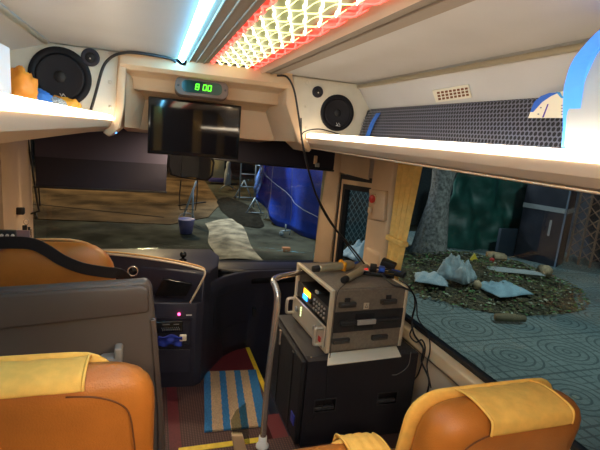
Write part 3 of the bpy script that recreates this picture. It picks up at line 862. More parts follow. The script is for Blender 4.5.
tag(MB().box(c + V((-.04, 0, -.03)), c + V((.04, .012, .028)), .003).build('id_card', mat('mauve_card', (.28, .22, .26), .4)), 'mauve grey card standing right of the knob strip', 'card')

# ============================================================ PARTITION AND SEATS
t = thing('driver_partition', (-.74, 1.63, 0), 'tall grey-brown moulded partition behind the driver seat', 'partition')
ysf = 1.62
mb = MB()
mb.prism([(-1.14, ysf, .10), (-.275, ysf, .10), (-.285, ysf, .38), (-.335, ysf, .90), (-.352, ysf, 1.05), (-.37, ysf, 1.072), (-1.14, ysf, 1.03)], (0, .05, 0), .012, 3)
mb.build('panel', M_PART, t)
mb = MB()
mb.prism([(-1.14, ysf - .02, .89), (-.36, ysf - .02, .955), (-.362, ysf - .02, 1.045), (-.385, ysf - .02, 1.06), (-1.14, ysf - .02, 1.022)], (0, .03, 0), .010, 3)
mb.build('top_band', M_PART, t)
mb = MB(); mb.prism([(-.335, ysf - .012, .925), (-.30, ysf - .012, .55), (-.285, ysf - .012, .12), (-.305, ysf - .012, .12), (-.32, ysf - .012, .55), (-.355, ysf - .012, .925)], (0, .03, 0), .004); mb.build('edge_rib', M_PART, t)
c = at(117, 358, y=1.585)
mb = MB(); mb.box(c + V((-.055, -.03, -.02)), c + V((.01, .02, .015)), .01, 3); mb.box(c + V((-.008, -.03, -.01)), c + V((.02, .02, .05)), .008, 3); mb.build('latch_handle', M_GREY, t)

def rounded_slab(cx_, cy_, w_, th, z0, z1, lean, rtop=.10, nz=14, nseg=28):
    """seat back: rounded plan section, narrowing and rounding off towards the top. lean = backward shift at bottom->top"""
    rings = []
    for j in range(nz + 1):
        q = j / nz
        zz = z0 + (z1 - z0) * (1 - (1 - q) ** 1.7)
        d = max(0, zz - (z1 - rtop)) / rtop
        k = math.sqrt(max(0, 1 - d ** 2.4))
        hw = w_ / 2 - rtop * .9 * (1 - k); ht = th / 2 * (.12 + .88 * math.sqrt(max(0, 1 - d ** 3)))
        ring = []
        for i in range(nseg):
            a = 2 * math.pi * i / nseg
            ca_, sa_ = math.cos(a), math.sin(a)
            e = .45
            x = math.copysign(abs(ca_) ** e, ca_) * hw; y = math.copysign(abs(sa_) ** .7, sa_) * ht
            ring.append(V((cx_ + x, cy_ + y - lean * (zz - z0), zz)))
        rings.append(ring)
    return MB().loft(rings)

def seat(cx_, cy_, w_, th, z1, lean, label, cover=(-.9, .6), seam_side=1, group='leather passenger seats', cloth_drop=.075, flap=(-1.04, .85)):
    z0 = .36
    t = thing('passenger_seat', (cx_, cy_, 0), label, 'seat', group)
    rounded_slab(cx_, cy_, w_, th, z0, z1, lean, .115).build('backrest', M_LEATHER, t)
    MB().box((cx_ - w_ / 2, cy_ - .0, .34), (cx_ + w_ / 2, cy_ + .36, .46), .05, 4).build('cushion', M_LEATHER, t)
    MB().box((cx_ - w_ / 2 + .05, cy_ + .02, .0), (cx_ + w_ / 2 - .05, cy_ + .32, .34), .01).build('pedestal', M_BLACK, t)
    # fabric cover folded over the top
    xa = cx_ + cover[0] * w_ / 2; xb = cx_ + cover[1] * w_ / 2
    ztop = z1
    pr = []
    n = 18
    zc_ = ztop - .10
    def sect(x, off):
        dx = max(0, abs(x - cx_) - (w_ / 2 - .115)) / .115; drop = .10 * (1 - math.sqrt(max(0, 1 - min(1, dx) ** 2.4)))
        out_ = []
        pts_ = [(-1.0, -cloth_drop - .032), (-.98, -cloth_drop * .5 - .026), (-.92, -.018), (-.78, -.008), (-.4, -.001), (0, .002), (.4, -.001), (.8, -.014), (.94, -.03), (1, -.10), (1, -.16)]
        for (yy, dz) in pts_:
            zz = ztop - drop + dz
            out_.append(V((x, cy_ - lean * (zz - z0) + yy * (th / 2 + off), zz + off)))
        return out_
    mb = MB(); m_ = 16
    S = [sect(xa + (xb - xa) * i / m_, .006 + .0015 * math.sin(i * 1.7)) for i in range(m_ + 1)]
    nn_ = len(S[0])
    def cf(u, v):
        i = min(int(round(u * m_)), m_); j = min(int(round(v * (nn_ - 1))), nn_ - 1)
        return S[i][j]
    mb.grid(cf, m_, nn_ - 1, thick=-.005); cv = mb.build('head_cover', M_COVER, t, subd=1)
    for x in (xa, xb):
        mb = MB(); mb.tube(curve_pts([p for p in sect(x, .009)], 4), .0045, 6); mb.build('cover_hem', M_COVER, cv)
    # front flap of the cover, peeking out round the shoulders
    xl_, xr_ = cx_ + flap[0] * w_ / 2, cx_ + flap[1] * w_ / 2
    rounded_slab((xl_ + xr_) / 2, cy_ + th * .30, xr_ - xl_, .04, z1 - .40, z1 + .001, lean, .115).build('cover_front', M_COVER, cv)
    # stitched seam near the outer side on the back face
    xs = cx_ + seam_side * (w_ / 2 - .045)
    pts_ = []
    for i in range(14):
        q = i / 13
        if q < .35:
            a = q / .35; x = cx_ + seam_side * (w_ / 2 - .20 + .14 * math.sin(a * math.pi / 2)); zz = z1 - .042 - .075 * (1 - math.cos(a * math.pi / 2))
        else:
            a = (q - .35) / .65; x = cx_ + seam_side * (w_ / 2 - .06 + .03 * a ** .6); zz = z1 - .117 - .42 * a
        pts_.append(V((x, cy_ - lean * (zz - z0) - th / 2 * .985, zz)))
    mb = MB(); mb.tube(curve_pts(pts_, 3), .0022, 5); mb.build('seam', M_STITCH, t)
    return t

seat(-.62, 1.20, .56, .135, 1.03, .14, 'left passenger seat with yellow cover, in front of partition', cover=(-.98, .42), cloth_drop=.0, flap=(-1.0, .66))
seat(.645, 1.0, .54, .17, .94, .16, 'right window passenger seat topped with yellow cover', cover=(-.5, .55), seam_side=-1, cloth_drop=.02, flap=(-1.05, 1.03))
seat(.14, 1.06, .44, .16, .765, .14, 'right aisle passenger seat, low beside the black speaker box', cover=(.22, .80), seam_side=-1, cloth_drop=.02, flap=(-.10, .86))

# driver seat
t = thing('driver_seat', (-.80, 2.3, -.12), 'high backed tan driver seat behind partition with belt across', 'seat')
rounded_slab(-.80, 2.32, .56, .16, .40, 1.045, .06, .20).build('backrest', M_LEATHER, t)
MB().box((-1.06, 2.35, .36), (-.54, 2.85, .48), .05, 4).build('cushion', M_LEATHER, t)
MB().box((-.98, 2.4, -.12), (-.62, 2.75, .36), .02).build('pedestal', M_BLACK, t)
pp = []
for i in range(15):
    q = -1 + 2 * i / 14
    x = -.80 + .255 * q; pp.append(V((x, 2.30 + .02, 1.048 - .115 * abs(q) ** 3.2)))
mb = MB(); mb.tube(pp, .006, 6); mb.build('piping', M_LEATHER2, t)
t = thing('seat_belt', (-.8, 2.2, .85), 'black seat belt strap lying over the driver seat', 'seat belt')
bp_ = curve_pts([at(-6, 243, y=2.22), at(14, 242.5, y=2.20), at(32, 244, y=2.19), at(46, 250, y=2.19), at(62, 260, y=2.19), at(82, 268, y=2.19), at(105, 272, y=2.19), at(120, 274, y=2.2), at(127, 280, y=2.3)], 6)
mb = MB(); rings = []
for i, p in enumerate(bp_):
    d = (bp_[min(i + 1, len(bp_) - 1)] - bp_[max(i - 1, 0)]).normalized(); up = V((0, -1, 0)).cross(d).normalized() * .030
    up = V((0, -.35, 0)) * .03 + up
    n2 = d.cross(up).normalized() * .0015
    rings.append([p + up + n2, p - up + n2, p - up - n2, p + up - n2])
mb.loft(rings, smooth=False); mb.build('webbing', mat('belt_webbing', (.035, .028, .028), .6, bump=.4, bs=600), t)

# ============================================================ RUG, POLE
t = thing('rug', (.18, 2.67, -.116), 'blue and tan striped rug on floor before the dashboard', 'rug')
r0, r1, r2, r3 = at(204, 372, z=-.11), at(256, 370, z=-.11), at(268, 425, z=-.11), at(204.5, 431.5, z=-.11)
r2.x = r2.x
M_RB = mat('rug_blue', (.05, .20, .42), .9, nz=.25, ns=120, bump=.8, bs=350, spec=.1); M_RT = mat('rug_tan', (.55, .38, .22), .9, nz=.2, ns=120, bump=.8, bs=350, spec=.1)
cuts = [0, .115, .285, .40, .565, .685, .835, 1.0]
mb = MB()
for k in range(7):
    for j in range(24):
        f0, f1 = j / 24, (j + 1) / 24
        def rp(u, v): return r0.lerp(r1, u).lerp(r3.lerp(r2, u), v)
        z_ = lambda u: .006 if (j % 2) else 0
        e0 = cuts[k] + (z_(0) if k else 0); e1 = cuts[k + 1] + (z_(0) if k < 6 else 0)
        a_ = [rp(e0, f0), rp(e1, f0), rp(e1, f1), rp(e0, f1)]
        mb.prism([p + V((0, 0, -.008)) for p in a_], (0, 0, .012), mi=k % 2)
mb.build('pile', [M_RB, M_RT], t)

t = thing('grab_rail', at(262, 446, z=0), 'polished steel grab rail rising beside the black speaker box', 'rail')
b0 = at(262.5, 443, z=.02)
top = at(278, 292, y=b0.y + .02)
pts = [V((b0.x, b0.y, 0)), at(268, 380, y=b0.y), at(274, 330, y=b0.y), at(277.5, 300, y=b0.y + .01), at(276, 288, y=b0.y + .04), at(273.5, 281, y=b0.y + .08), at(279, 277, y=b0.y + .22), at(295, 273.5, y=b0.y + .40), at(312, 270, y=b0.y + .6)]
MB().tube(curve_pts(pts, 8), .0165, 14).build('tube', M_CHROME, t)
MB().lathe((b0.x, b0.y, 0), (0, 0, 1), [(.035, 0), (.035, .008), (.024, .012), (.022, .06), (.018, .062)], 20).build('foot_sleeve', M_WHITE, t)
p = at(280, 337, y=b0.y)
MB().box(p + V((-.004, -.01, -.04)), p + V((.004, .01, .04)), .003).build('clip', M_CHROME, t)
t = thing('clear_guard', at(240, 445, z=0), 'small clear plastic guard with cream foot by rail base', 'guard')
y_ = b0.y - .06
MB().prism([at(246, 403, y=y_), at(236, 411, y=y_), at(231, 421, y=y_), at(233, 440, y=y_), at(250, 444, y=y_)], (0, .006, 0), .001).build('clear_sheet', M_GLASSC, t)
MB().prism([at(232, 436, y=y_ - .012), at(243, 436, y=y_ - .012), at(250, 462, y=y_ - .012), at(236, 462, y=y_ - .012)], (0, .03, 0), .004).build('foot', M_BEIGE, t)

# ============================================================ SPEAKER BOX
SX0, SX1, SY0, SY1, SZ = .395, 1.085, 1.965, 2.575, .50
t = thing('speaker_box', ((SX0 + SX1) / 2, (SY0 + SY1) / 2, 0), 'big black speaker box standing under the flight case', 'speaker')
# cabinet with two recessed pocket handles cut in near face
hx = [(at(325, 407, y=SY0).x, .235), (at(387, 400, y=SY0).x, .235)]
mb = MB()
xs = [SX0 + .03]
hw, hh = .058, .034
mb.box((SX0 + .03, SY0 + .05, .002), (SX1, SY1, SZ), .006)
def plate(mb, x0, x1, z0, z1): mb.box((x0, SY0, z0), (x1, SY0 + .05, z1))
(ha, za), (hb, zb_) = hx
plate(mb, SX0 + .03, SX1, .002, za - hh); plate(mb, SX0 + .03, SX1, za + hh, SZ)
plate(mb, SX0 + .03, ha - hw, za - hh, za + hh); plate(mb, ha + hw, hb - hw, za - hh, za + hh); plate(mb, hb + hw, SX1, za - hh, za + hh)
mb.build('cabinet', M_SPK, t)
for h_, z_ in hx:
    mb = MB(); frame(mb, [V((h_ - hw - .006, SY0 - .003, z_ - hh - .006)), V((h_ + hw + .006, SY0 - .003, z_ - hh - .006)), V((h_ + hw + .006, SY0 - .003, z_ + hh + .006)), V((h_ - hw - .006, SY0 - .003, z_ + hh + .006))],
                     [V((h_ - hw, SY0 - .003, z_ - hh)), V((h_ + hw, SY0 - .003, z_ - hh)), V((h_ + hw, SY0 - .003, z_ + hh)), V((h_ - hw, SY0 - .003, z_ + hh))], (0, .012, 0))
    mb.box((h_ - hw, SY0 + .004, z_ - hh), (h_ + hw, SY0 + .03, z_ - hh + .022), .006, 3)
    mb.build('pocket_handle', mat('handle_plastic', (.045, .042, .045), .35), t)
mb = MB(); mb.box((SX0, SY0 + .012, .01), (SX0 + .028, SY1 - .012, SZ - .008), .008, 3); gr = mb.build('front_grille', mat('grille_black', (.012, .011, .014), .6, bump=1., bs=260), t)
for yr in (.14, .40): MB().box((SX0 - .006, SY0 + yr, .02), (SX0 + .004, SY0 + yr + .03, SZ - .02), .003).build('grille_rib', M_BLACK, gr)
mb = MB(); mb.box((SX0 - .004, SY0 + .045, .10), (SX0 + .001, SY0 + .10, .16), .001); mb.build('badge', mat('badge_blue', (.03, .05, .45), .4), gr)
for (x, y) in ((SX0 + .06, SY0 + .04),):
    MB().lathe((x, y, SZ), (0, 0, 1), [(.006, -.001), (.006, .002)], 10).build('corner_screw', M_CHROME, t)
tag(MB().prism([at(327, 366, z=SZ + .001), at(401, 357, z=SZ + .001), at(393, 340, z=SZ + .001), at(330, 340, z=SZ + .001)], (0, 0, .005)).build('paper_sheet', M_PAPER), 'cream paper sheet lying under the flight case', 'paper')

# ============================================================ FLIGHT CASE WITH AMPLIFIERS
CZ = SZ + .008
x0, x1, y0, y1, z0, z1 = .538, 1.018, 2.02, 2.53, CZ, .862
CC = V((x0, y0, CZ)); RT = Matrix.Translation(CC) @ Matrix.Rotation(math.radians(3.2), 4, 'Z') @ Matrix.Translation(-CC)
def cbox(mb, lo, hi, bv=0., seg=2): mb.box(lo, hi, bv, seg, M=RT)
t = thing('flight_case', ((x0 + x1) / 2, (y0 + y1) / 2, CZ), 'brown-grey flight case on the black speaker box, amplifiers inside', 'case')
mb = MB()
tk = .018
cbox(mb, (x0 + .02, y0, z0), (x1 - .02, y0 + tk, z1), .004); cbox(mb, (x0 + .02, y1 - tk, z0), (x1 - .02, y1, z1), .004)
cbox(mb, (x0 + .02, y0, z0), (x1 - .02, y1, z0 + tk), .004); cbox(mb, (x0 + .02, y0, z1 - tk), (x1 - .02, y1, z1), .006)
cbox(mb, (x0 + .30, y0 + tk, z0 + tk), (x1 - .02, y1 - tk, z1 - tk))
mb.build('shell', M_CASE, t)
for xx in (x0, x1 - .022):
    mb = MB()
    cbox(mb, (xx, y0 - .004, z0), (xx + .022, y0 + .02, z1 + .003), .006, 3); cbox(mb, (xx, y1 - .02, z0), (xx + .022, y1 + .004, z1 + .003), .006, 3)
    cbox(mb, (xx, y0, z1 - .018), (xx + .022, y1, z1 + .004), .006, 3); cbox(mb, (xx, y0, z0 - .001), (xx + .022, y1, z0 + .016), .004, 3)
    mb.build('edge_frame', M_ALU, t)
# near side: recessed plate, grip and four butterfly latches
H = z1 - z0
mb = MB(); cbox(mb, (x0 + .03, y0 - .006, z0 + .33 * H), (x1 - .022, y0 + .002, z0 + .66 * H), .002); hp = mb.build('handle_plate', M_CASED, t)
mb = MB(); cbox(mb, (x0 + .155, y0 - .008, z0 + .37 * H), (x0 + .275, y0 - .004, z0 + .62 * H), .002); mb.build('handle_recess', M_BLACK, hp)
mb = MB(); cbox(mb, (x0 + .06, y0 - .026, z0 + .46 * H), (x1 - .05, y0 - .008, z0 + .53 * H), .006, 3); mb.build('grip', M_CASED, hp)
mb = MB(); cbox(mb, (x0 + .16, y0 - .030, z0 + .455 * H), (x0 + .275, y0 - .016, z0 + .535 * H), .004, 3); mb.build('grip_sleeve', mat('grip_grey', (.42, .40, .36), .5), hp)
mb = MB()
for xx in (x0 + .05, x0 + .13, x1 - .15, x1 - .06):
    for zz in (.36, .63): mb.lathe(RT @ V((xx, y0 - .006, z0 + zz * H)), (0, -1, 0), [(.004, 0), (.004, .002)], 8)
mb.build('rivet', M_BLACK, hp)['kind'] = 'stuff'
for (fx0, zf) in ((.17, .78), (.70, .79), (.14, .20), (.64, .20)):
    mb = MB(); a = x0 + fx0 * (x1 - x0); zz = z0 + zf * H
    cbox(mb, (a - .035, y0 - .022, zz - .014), (a + .065, y0 + .002, zz + .014), .005, 3); cbox(mb, (a - .028, y0 - .028, zz - .004), (a + .058, y0 - .018, zz + .008), .003)
    lt = mb.build('latch', mat('latch_grey', (.06, .052, .045), .4), t)
    if zf > .5:
        mb = MB(); cbox(mb, (a, y0 - .010, zz + .012), (a + .03, y0 + .002, zz + .035), .002); mb.build('latch_hook', M_CASED, lt)
mb = MB(); c = RT @ V((x0 + .215, y0 - .003, z0 + .735 * H)); mb.box(c + V((-.016, -.004, -.018)), c + V((.016, 0, .018)), .001); em = mb.build('emblem', mat('emblem_cream', (.60, .50, .36), .5), t)
mb = MB(); mb.tube([c + V((-.009, -.006, -.006)), c + V((0, -.006, .010)), c + V((.009, -.006, -.006))], .0018, 5, closed=True); mb.build('emblem_mark', M_BLACK, em)
# lid ribs on top near edge
mb = MB(); cbox(mb, (x0 + .05, y0 + .005, z1 - .002), (x0 + .30, y0 + .08, z1 + .008), .004); mb.build('lid_rib', M_CASE, t)

def devbox(name, label, cat, zl, zh, m, yin=.02, front=.0, depth=.25):
    t2 = thing(name, RT @ V((x0 + .02, (y0 + y1) / 2, zl)), label, cat)
    mb = MB(); cbox(mb, (x0 + front, y0 + yin, zl), (x0 + front + .012, y1 - yin, zh), .002); fp = mb.build('faceplate', m, t2)
    mb = MB(); cbox(mb, (x0 + front + .012, y0 + yin + .01, zl + .003), (x0 + front + depth, y1 - yin - .01, zh - .003)); mb.build('chassis', M_BLACK, t2)
    return t2
# power amplifier, silver, with two big rack handles
pz0, pz1 = z0 + .022, z0 + .145
pa = devbox('power_amplifier', 'silver power amplifier with two rack handles low in case', 'amplifier', pz0, pz1, M_SILVER, .018, -.012)
for ya in (y0 + .035, y1 - .035):
    mb = MB(); ex = x0 - .012
    hp_ = [RT @ V((ex, ya, pz0 + .018)), RT @ V((ex - .035, ya, pz0 + .018)), RT @ V((ex - .045, ya, pz0 + .035)), RT @ V((ex - .045, ya, pz1 - .030)), RT @ V((ex - .035, ya, pz1 - .012)), RT @ V((ex, ya, pz1 - .012))]
    mb.tube(curve_pts(hp_, 4), .010, 8); mb.build('rack_handle', mat('cast_aluminium', (.66, .58, .46), .35, .4), pa)
mb = MB()
for zz in (pz0 + .05, pz0 + .066, pz0 + .082, pz0 + .098):
    mb.lathe(RT @ V((x0 - .012, y1 - .16, zz)), (-1, 0, 0), [(.006, 0), (.006, .003)], 10)
mb.build('signal_light', mat('led_white_green', (.7, .9, .5), .4, emit=(.7, .9, .4), es=1.2), pa)
for ya in (y1 - .105, y0 + .12):
    mb = MB(); mb.lathe(RT @ V((x0 - .012, ya, pz0 + .07)), (-1, 0, 0), [(.018, 0), (.017, .014), (.012, .016)], 18); mb.build('gain_knob', M_GREY, pa)
mb = MB(); cbox(mb, (x0 - .016, y0 + .045, pz0 + .02), (x0 - .011, y0 + .075, pz0 + .05), .002); mb.build('power_switch', M_RED, pa)
# mixer with orange and blue displays
rz0, rz1 = pz1 + .006, pz1 + .095
mx_ = devbox('audio_mixer', 'black audio mixer with orange and blue displays in case', 'mixer', rz0, rz1, mat('mixer_face', (.07, .06, .055), .4, .2), .02, .012)
fx_ = x0 + .012
def fpart(nm, ya, yb_, za_, zb2, m, d=.003, par=None, bv=.001):
    mb = MB(); cbox(mb, (fx_ - d, ya, za_), (fx_ + .001, yb_, zb2), bv); return mb.build(nm, m, par or mx_)
fpart('blue_display', y1 - .185, y1 - .115, rz0 + .015, rz0 + .045, mat('lcd_blue', (.02, .2, 1), .3, emit=(.02, .28, 1), es=2.2))
fpart('orange_display', y1 - .225, y1 - .125, rz0 + .052, rz0 + .082, mat('lcd_orange', (1, .5, .02), .3, emit=(1, .42, .02), es=2.6))
mb = MB()
for i in range(5):
    for j in range(3): mb.lathe(RT @ V((fx_, y1 - .29 - i * .035, rz0 + .018 + j * .026)), (-1, 0, 0), [(.008, 0), (.007, .007), (.004, .008)], 10)
mb.build('small_knob', mat('knob_grey', (.35, .31, .27), .4), mx_)['kind'] = 'stuff'
mb = MB(); mb.lathe(RT @ V((fx_, y1 - .245, rz0 + .04)), (-1, 0, 0), [(.014, 0), (.013, .012), (.009, .013)], 16); mb.build('main_knob', M_BLACK, mx_)
# small device on top with silvery label
tp = devbox('wireless_receiver', 'slim silver-fronted receiver above the mixer in case', 'receiver', rz1 + .004, rz1 + .022, M_SILVER, .24, .03, .18)

# ============================================================ MICROPHONES, POWER STRIP, CABLES ON THE CASE
ZT = z1 + .022
def mic(a, b, label, ring=None):
    a, b = V(a), V(b); d = (b - a).normalized(); L = (b - a).length
    t2 = thing('microphone', a, label, 'microphone', None)
    MB().lathe(a, d, [(.015, -.035), (.019, -.033), (.020, .0), (.0205, .004)], 18).build('battery_cap', M_BLACK, t2)
    MB().lathe(a, d, [(.0205, .004), (.021, .02), (.023, L * .62), (.025, L * .70)], 20).build('handle', mat('mic_champagne', (.55, .47, .30), .35, .4), t2)
    MB().lathe(a, d, [(.025, L * .70), (.030, L * .74), (.031, L * .80), (.027, L * .9), (.016, L * .98), (.003, L)], 20).build('grille_head', mat('mic_grille', (.45, .38, .28), .4, .6, bump=1, bs=500), t2)
    if ring:
        c = a + d * L * .66; rg = MB(); u = d.orthogonal().normalized(); w2 = d.cross(u)
        rings = []
        for h in (-.007, .007):
            rings.append([c + d * h + (u * math.cos(k * math.pi / 8) + w2 * math.sin(k * math.pi / 8)) * (.040 if k % 4 < 2 else .029) for k in range(16)])
        rg.loft(rings, smooth=False); rg.build('grip_ring', ring, t2)
mA0 = at(318, 268.5, z=ZT + .005); mA1 = at(354, 264.5, z=ZT + .005)
mic(mA0, mA1, 'champagne microphone with orange ring lying on flight case', mat('orange_rubber', (.95, .38, .02), .5))
mB0 = at(346, 279, z=ZT - .001); mB1 = at(368, 267, z=ZT - .001)
mic(mB0, mB1, 'second microphone with black cap, nearer the case latches')

t = thing('power_strip', at(372, 276, z=z1 + .004), 'black power strip with red switch on the flight case', 'power strip')
c = at(372, 272, z=z1 + .02)
PM = Matrix.Translation(c) @ Matrix.Rotation(math.radians(-28), 4, 'Z')
MB().box((-.075, -.032, -.016), (.13, .032, .010), .005, 3, M=PM).build('body', M_GLOSSB, t)
MB().box((-.058, -.016, .010), (-.025, .016, .018), .003, 2, M=PM).build('rocker_switch', mat('red_rocker', (.7, .02, .02), .4, emit=(1, .03, .02), es=.35), t)
MB().box((-.07, -.024, .009), (-.02, .024, .012), .001, 1, M=PM).build('switch_bezel', M_SILVER, t)
def plug(dx, dy, s_, m, label, rot=0, tilt=0):
    Mx = PM @ Matrix.Translation(V((dx, dy, .012))) @ Matrix.Rotation(math.radians(rot), 4, 'Z') @ Matrix.Rotation(math.radians(tilt), 4, 'Y')
    t2 = thing('power_plug', Mx @ V((0, 0, 0)), label, 'plug')
    MB().box((-s_[0], -s_[1], 0), (s_[0], s_[1], s_[2]), .006, 3, M=Mx).build('plug_body', m, t2)
    MB().tube([Mx @ V((s_[0] - .002, 0, s_[2] * .5)), Mx @ V((s_[0] + .022, 0, s_[2] * .5))], .006, 8).build('strain_relief', M_CABLE, t2)
plug(.005, -.002, (.02, .018, .038), M_BLACK, 'black plug in power strip beside the red switch')
plug(.055, .0, (.018, .02, .030), M_BLUE, 'blue plug in middle of the power strip')
c2 = at(388, 265, z=z1 + .042)
AM = Matrix.Translation(c2) @ Matrix.Rotation(math.radians(-40), 4, 'Z') @ Matrix.Rotation(math.radians(15), 4, 'Y')
t2 = thing('power_adapter', c2, 'black brick power adapter standing up at far end of strip', 'adapter')
MB().box((-.045, -.028, -.018), (.045, .028, .030), .008, 3, M=AM).build('brick', M_BLACK, t2)
t2 = thing('power_adapter', at(397, 272, z=z1 + .03), 'black adapter with blue tag at right end of strip', 'adapter')
c3 = at(397, 273, z=z1 + .022)
A2 = Matrix.Translation(c3) @ Matrix.Rotation(math.radians(-50), 4, 'Z')
MB().box((-.05, -.022, -.016), (.05, .022, .014), .006, 3, M=A2).build('brick', M_BLACK, t2)
MB().box((-.035, -.012, .014), (.02, .012, .016), .001, 1, M=A2).build('blue_tag', M_BLUE, t2)
tag(MB().tube(curve_pts([at(346, 262, z=z1 + .03), at(352, 264, z=z1 + .025), at(358, 262, z=z1 + .03)], 5), .007, 8).build('plug_sleeve', M_BLUE), 'short blue connector beside the orange ringed microphone', 'connector')

def cable(pts, label, r=.0045, m=None, name='cable'):
    return tag(MB().tube(curve_pts(pts, 8), r, 6).build(name, m or M_CABLE), label, 'cable')
cable([at(277, 75.5, y=2.44), at(287, 77, y=2.42), at(294, 90, y=2.40), at(299, 118, y=2.36), at(304, 150, y=2.35), at(315, 192, y=2.38), at(330, 222, y=2.42), at(352, 248, y=2.46), at(366, 266, y=2.50)],
      'twin black cable dropping from ceiling to the power strip', .0058)
cable([at(301, 118, y=2.42), at(303, 148, y=2.37), at(313, 186, y=2.40), at(327, 215, y=2.44), at(346, 243, y=2.48), at(360, 262, y=2.52)],
      'thin black cable running beside the hanging ceiling cable', .004)
cable([at(301, 140, y=2.36), at(304, 132, y=2.38), at(318, 129, y=2.42), at(332, 132, y=2.45), at(345, 136, y=2.46)], 'thin cable curling over right rack lip under the loudspeaker', .0035)
cable([at(91, 110, y=2.46), at(96, 92, y=2.46), at(102, 70, y=2.46), at(108, 60, y=2.45), at(118, 54, y=2.43), at(135, 52.5, y=2.36), at(168, 58, y=2.43), at(176, 62, y=2.445)],
      'thick black cable arching over left speaker panel to ceiling', .0075)
for k, (L_, r) in enumerate((([(380, 272), (392, 284), (404, 288), (413, 293), (415, 305), (412, 320), (414, 334), (423, 348), (422, 362), (429, 380), (426, 398)], .0055),
                        ([(398, 278), (408, 286), (416, 300), (418, 318), (428, 334), (430, 350), (427, 366), (431, 388)], .004),
                        ([(414, 325), (410, 335), (416, 342), (422, 340), (425, 350), (419, 372), (414, 380)], .0045))):
    pts = []
    for i, (u, v) in enumerate(L_):
        y = 2.50 - .0 * i
        if v < 290: p = at(u, v, z=.885 - .002 * i)
        else:
            p = at(u, v, x=1.065 + .01 * k)
        pts.append(p)
    cable(pts, ['black power lead looping off flight case down the wall', 'thin black lead hanging nearest the side window', 'short black cable loop between speaker box and wall'][k], r)
cable([at(346, 283, z=z1 + .02), at(338, 292, y=1.995), at(335, 310, y=1.99), at(333, 330, y=1.99), at(331, 345, y=1.985), at(330, 356, y=1.98), at(327, 375, y=1.955), at(326, 395, y=1.95), at(322, 408, y=1.945), at(305, 428, y=1.945)],
      'thin cable running down near corner of case over speaker', .0022)
cable([at(411, 352, y=1.955), at(408, 366, y=1.955), at(398, 374, y=1.955), at(392, 375, y=1.955)], 'thin grey wire curling at right of the speaker box', .002, M_GREY)

# ============================================================ CURTAIN, EMERGENCY BUTTON
t = thing('curtain', (1.1, 2.3, .7), 'yellow gathered curtain hanging between pillar and side window', 'curtain')
def cur(u, v):
    z = 1.56 - .92 * v
    wv = .25 - .13 * v
    y = 2.475 - .03 * v - wv * u
    return V((1.105 - .012 * math.sin(u * 24 + v * 1.5), y, z))
MB().grid(cur, 44, 16, thick=.003).build('cloth', M_CURT, t)
MB().box((1.075, 2.27, 1.03), (1.125, 2.48, 1.065), .01, 3).build('tie_band', M_CURT, t)

t = thing('emergency_button', at(375, 200, x=1.06), 'red round emergency button on beige holder beside entry door', 'button')
yb_ = .0
pts = [at(369, 189, x=1.065), at(385, 191, x=1.065), at(383, 221, x=1.065), at(368, 219, x=1.065)]
MB().prism(pts, (.03, 0, 0), .006, 2).build('holder', M_BEIGE, t)
c = at(373.5, 199, x=1.06)
MB().lathe(c, (-1, -.3, 0), [(.036, -.01), (.036, .004), (.030, .010)], 24).build('collar', M_BEIGE, t)
MB().lathe(c, (-1, -.3, 0), [(.028, .004), (.028, .016), (.022, .022)], 24).build('button_cap', M_RED, t)
MB().box(c + V((-.02, .0, -.10)), c + V((.0, .03, -.06)), .004).build('lower_catch', M_BEIGE, t)

# ============================================================ OUTSIDE
GZ = -1.0
M_ASPH = mat('dark_asphalt', (.055, .056, .042), .95, spec=.1, nz=.6, ns=1.2, bump=.6, bs=40)
M_DIRT = mat('brown_ground', (.12, .078, .042), .95, spec=.1, nz=.6, ns=.8, bump=.5, bs=20)
M_SAND = mat('pale_concrete', (.33, .27, .18), .9, nz=.6, ns=2.2, bump=.5, bs=30)
struct(MB().box((-30, -10, GZ - .3), (30, 40, GZ - .02)).build('ground', M_ASPH))
o = struct(MB().prism([(-12, 13.5, GZ - .02), (.15, 12.3, GZ - .02), (1.3, 13.5, GZ - .02), (2.0, 16, GZ - .02), (2.4, 30, GZ - .02), (-12, 30, GZ - .02)], (0, 0, .022)).build('ground', M_DIRT))
struct(MB().tube([(-12, 14.9, GZ - .005), (-3.4, 14.6, GZ - .005), (0, 13.2, GZ - .005)], .03, 5).build('trim_17', mat('worn_kerb', (.07, .05, .03), .9)))
# pale worn strip in front
mb = MB()
def strip(u, v):
    a = at(205 + 10 * v + 2 * math.sin(v * 9), 223 + 36 * v, z=GZ); b = at(236 + 27 * v + 2 * math.sin(v * 7), 218 + 43 * v, z=GZ)
    p = a.lerp(b, u); return V((p.x, p.y, GZ - .015 + .05 * math.sin(u * math.pi)))
mb.grid(strip, 8, 14); struct(mb.build('ground', M_SAND))
# patterned side pavement
o = struct(MB().prism([(2.2, -8, GZ - .02), (26, -8, GZ - .02), (26, 12.0, GZ - .02), (5.2, 12.0, GZ - .02), (4.6, 8, GZ - .02), (2.4, 5.0, GZ - .02)], (0, 0, .03)).build('ground', M_PAVE, base=(0, 0, GZ)))

# buildings behind
struct(MB().box((-14, 31, GZ), (9, 32, 5)).build('wall_far', mat('night_wall', (.10, .085, .07), .9, nz=.3, ns=1)))
WX = 11.2
struct(MB().box((WX, -6, GZ), (WX + .3, 14.0, 4)).build('wall_side', mat('dark_plaster', (.055, .06, .075), .85, nz=.2, ns=2)))
struct(MB().box((5.4, 13.0, GZ), (WX, 13.3, 4)).build('wall_street', mat('dark_plaster2', (.04, .05, .06), .85, nz=.2, ns=2)))

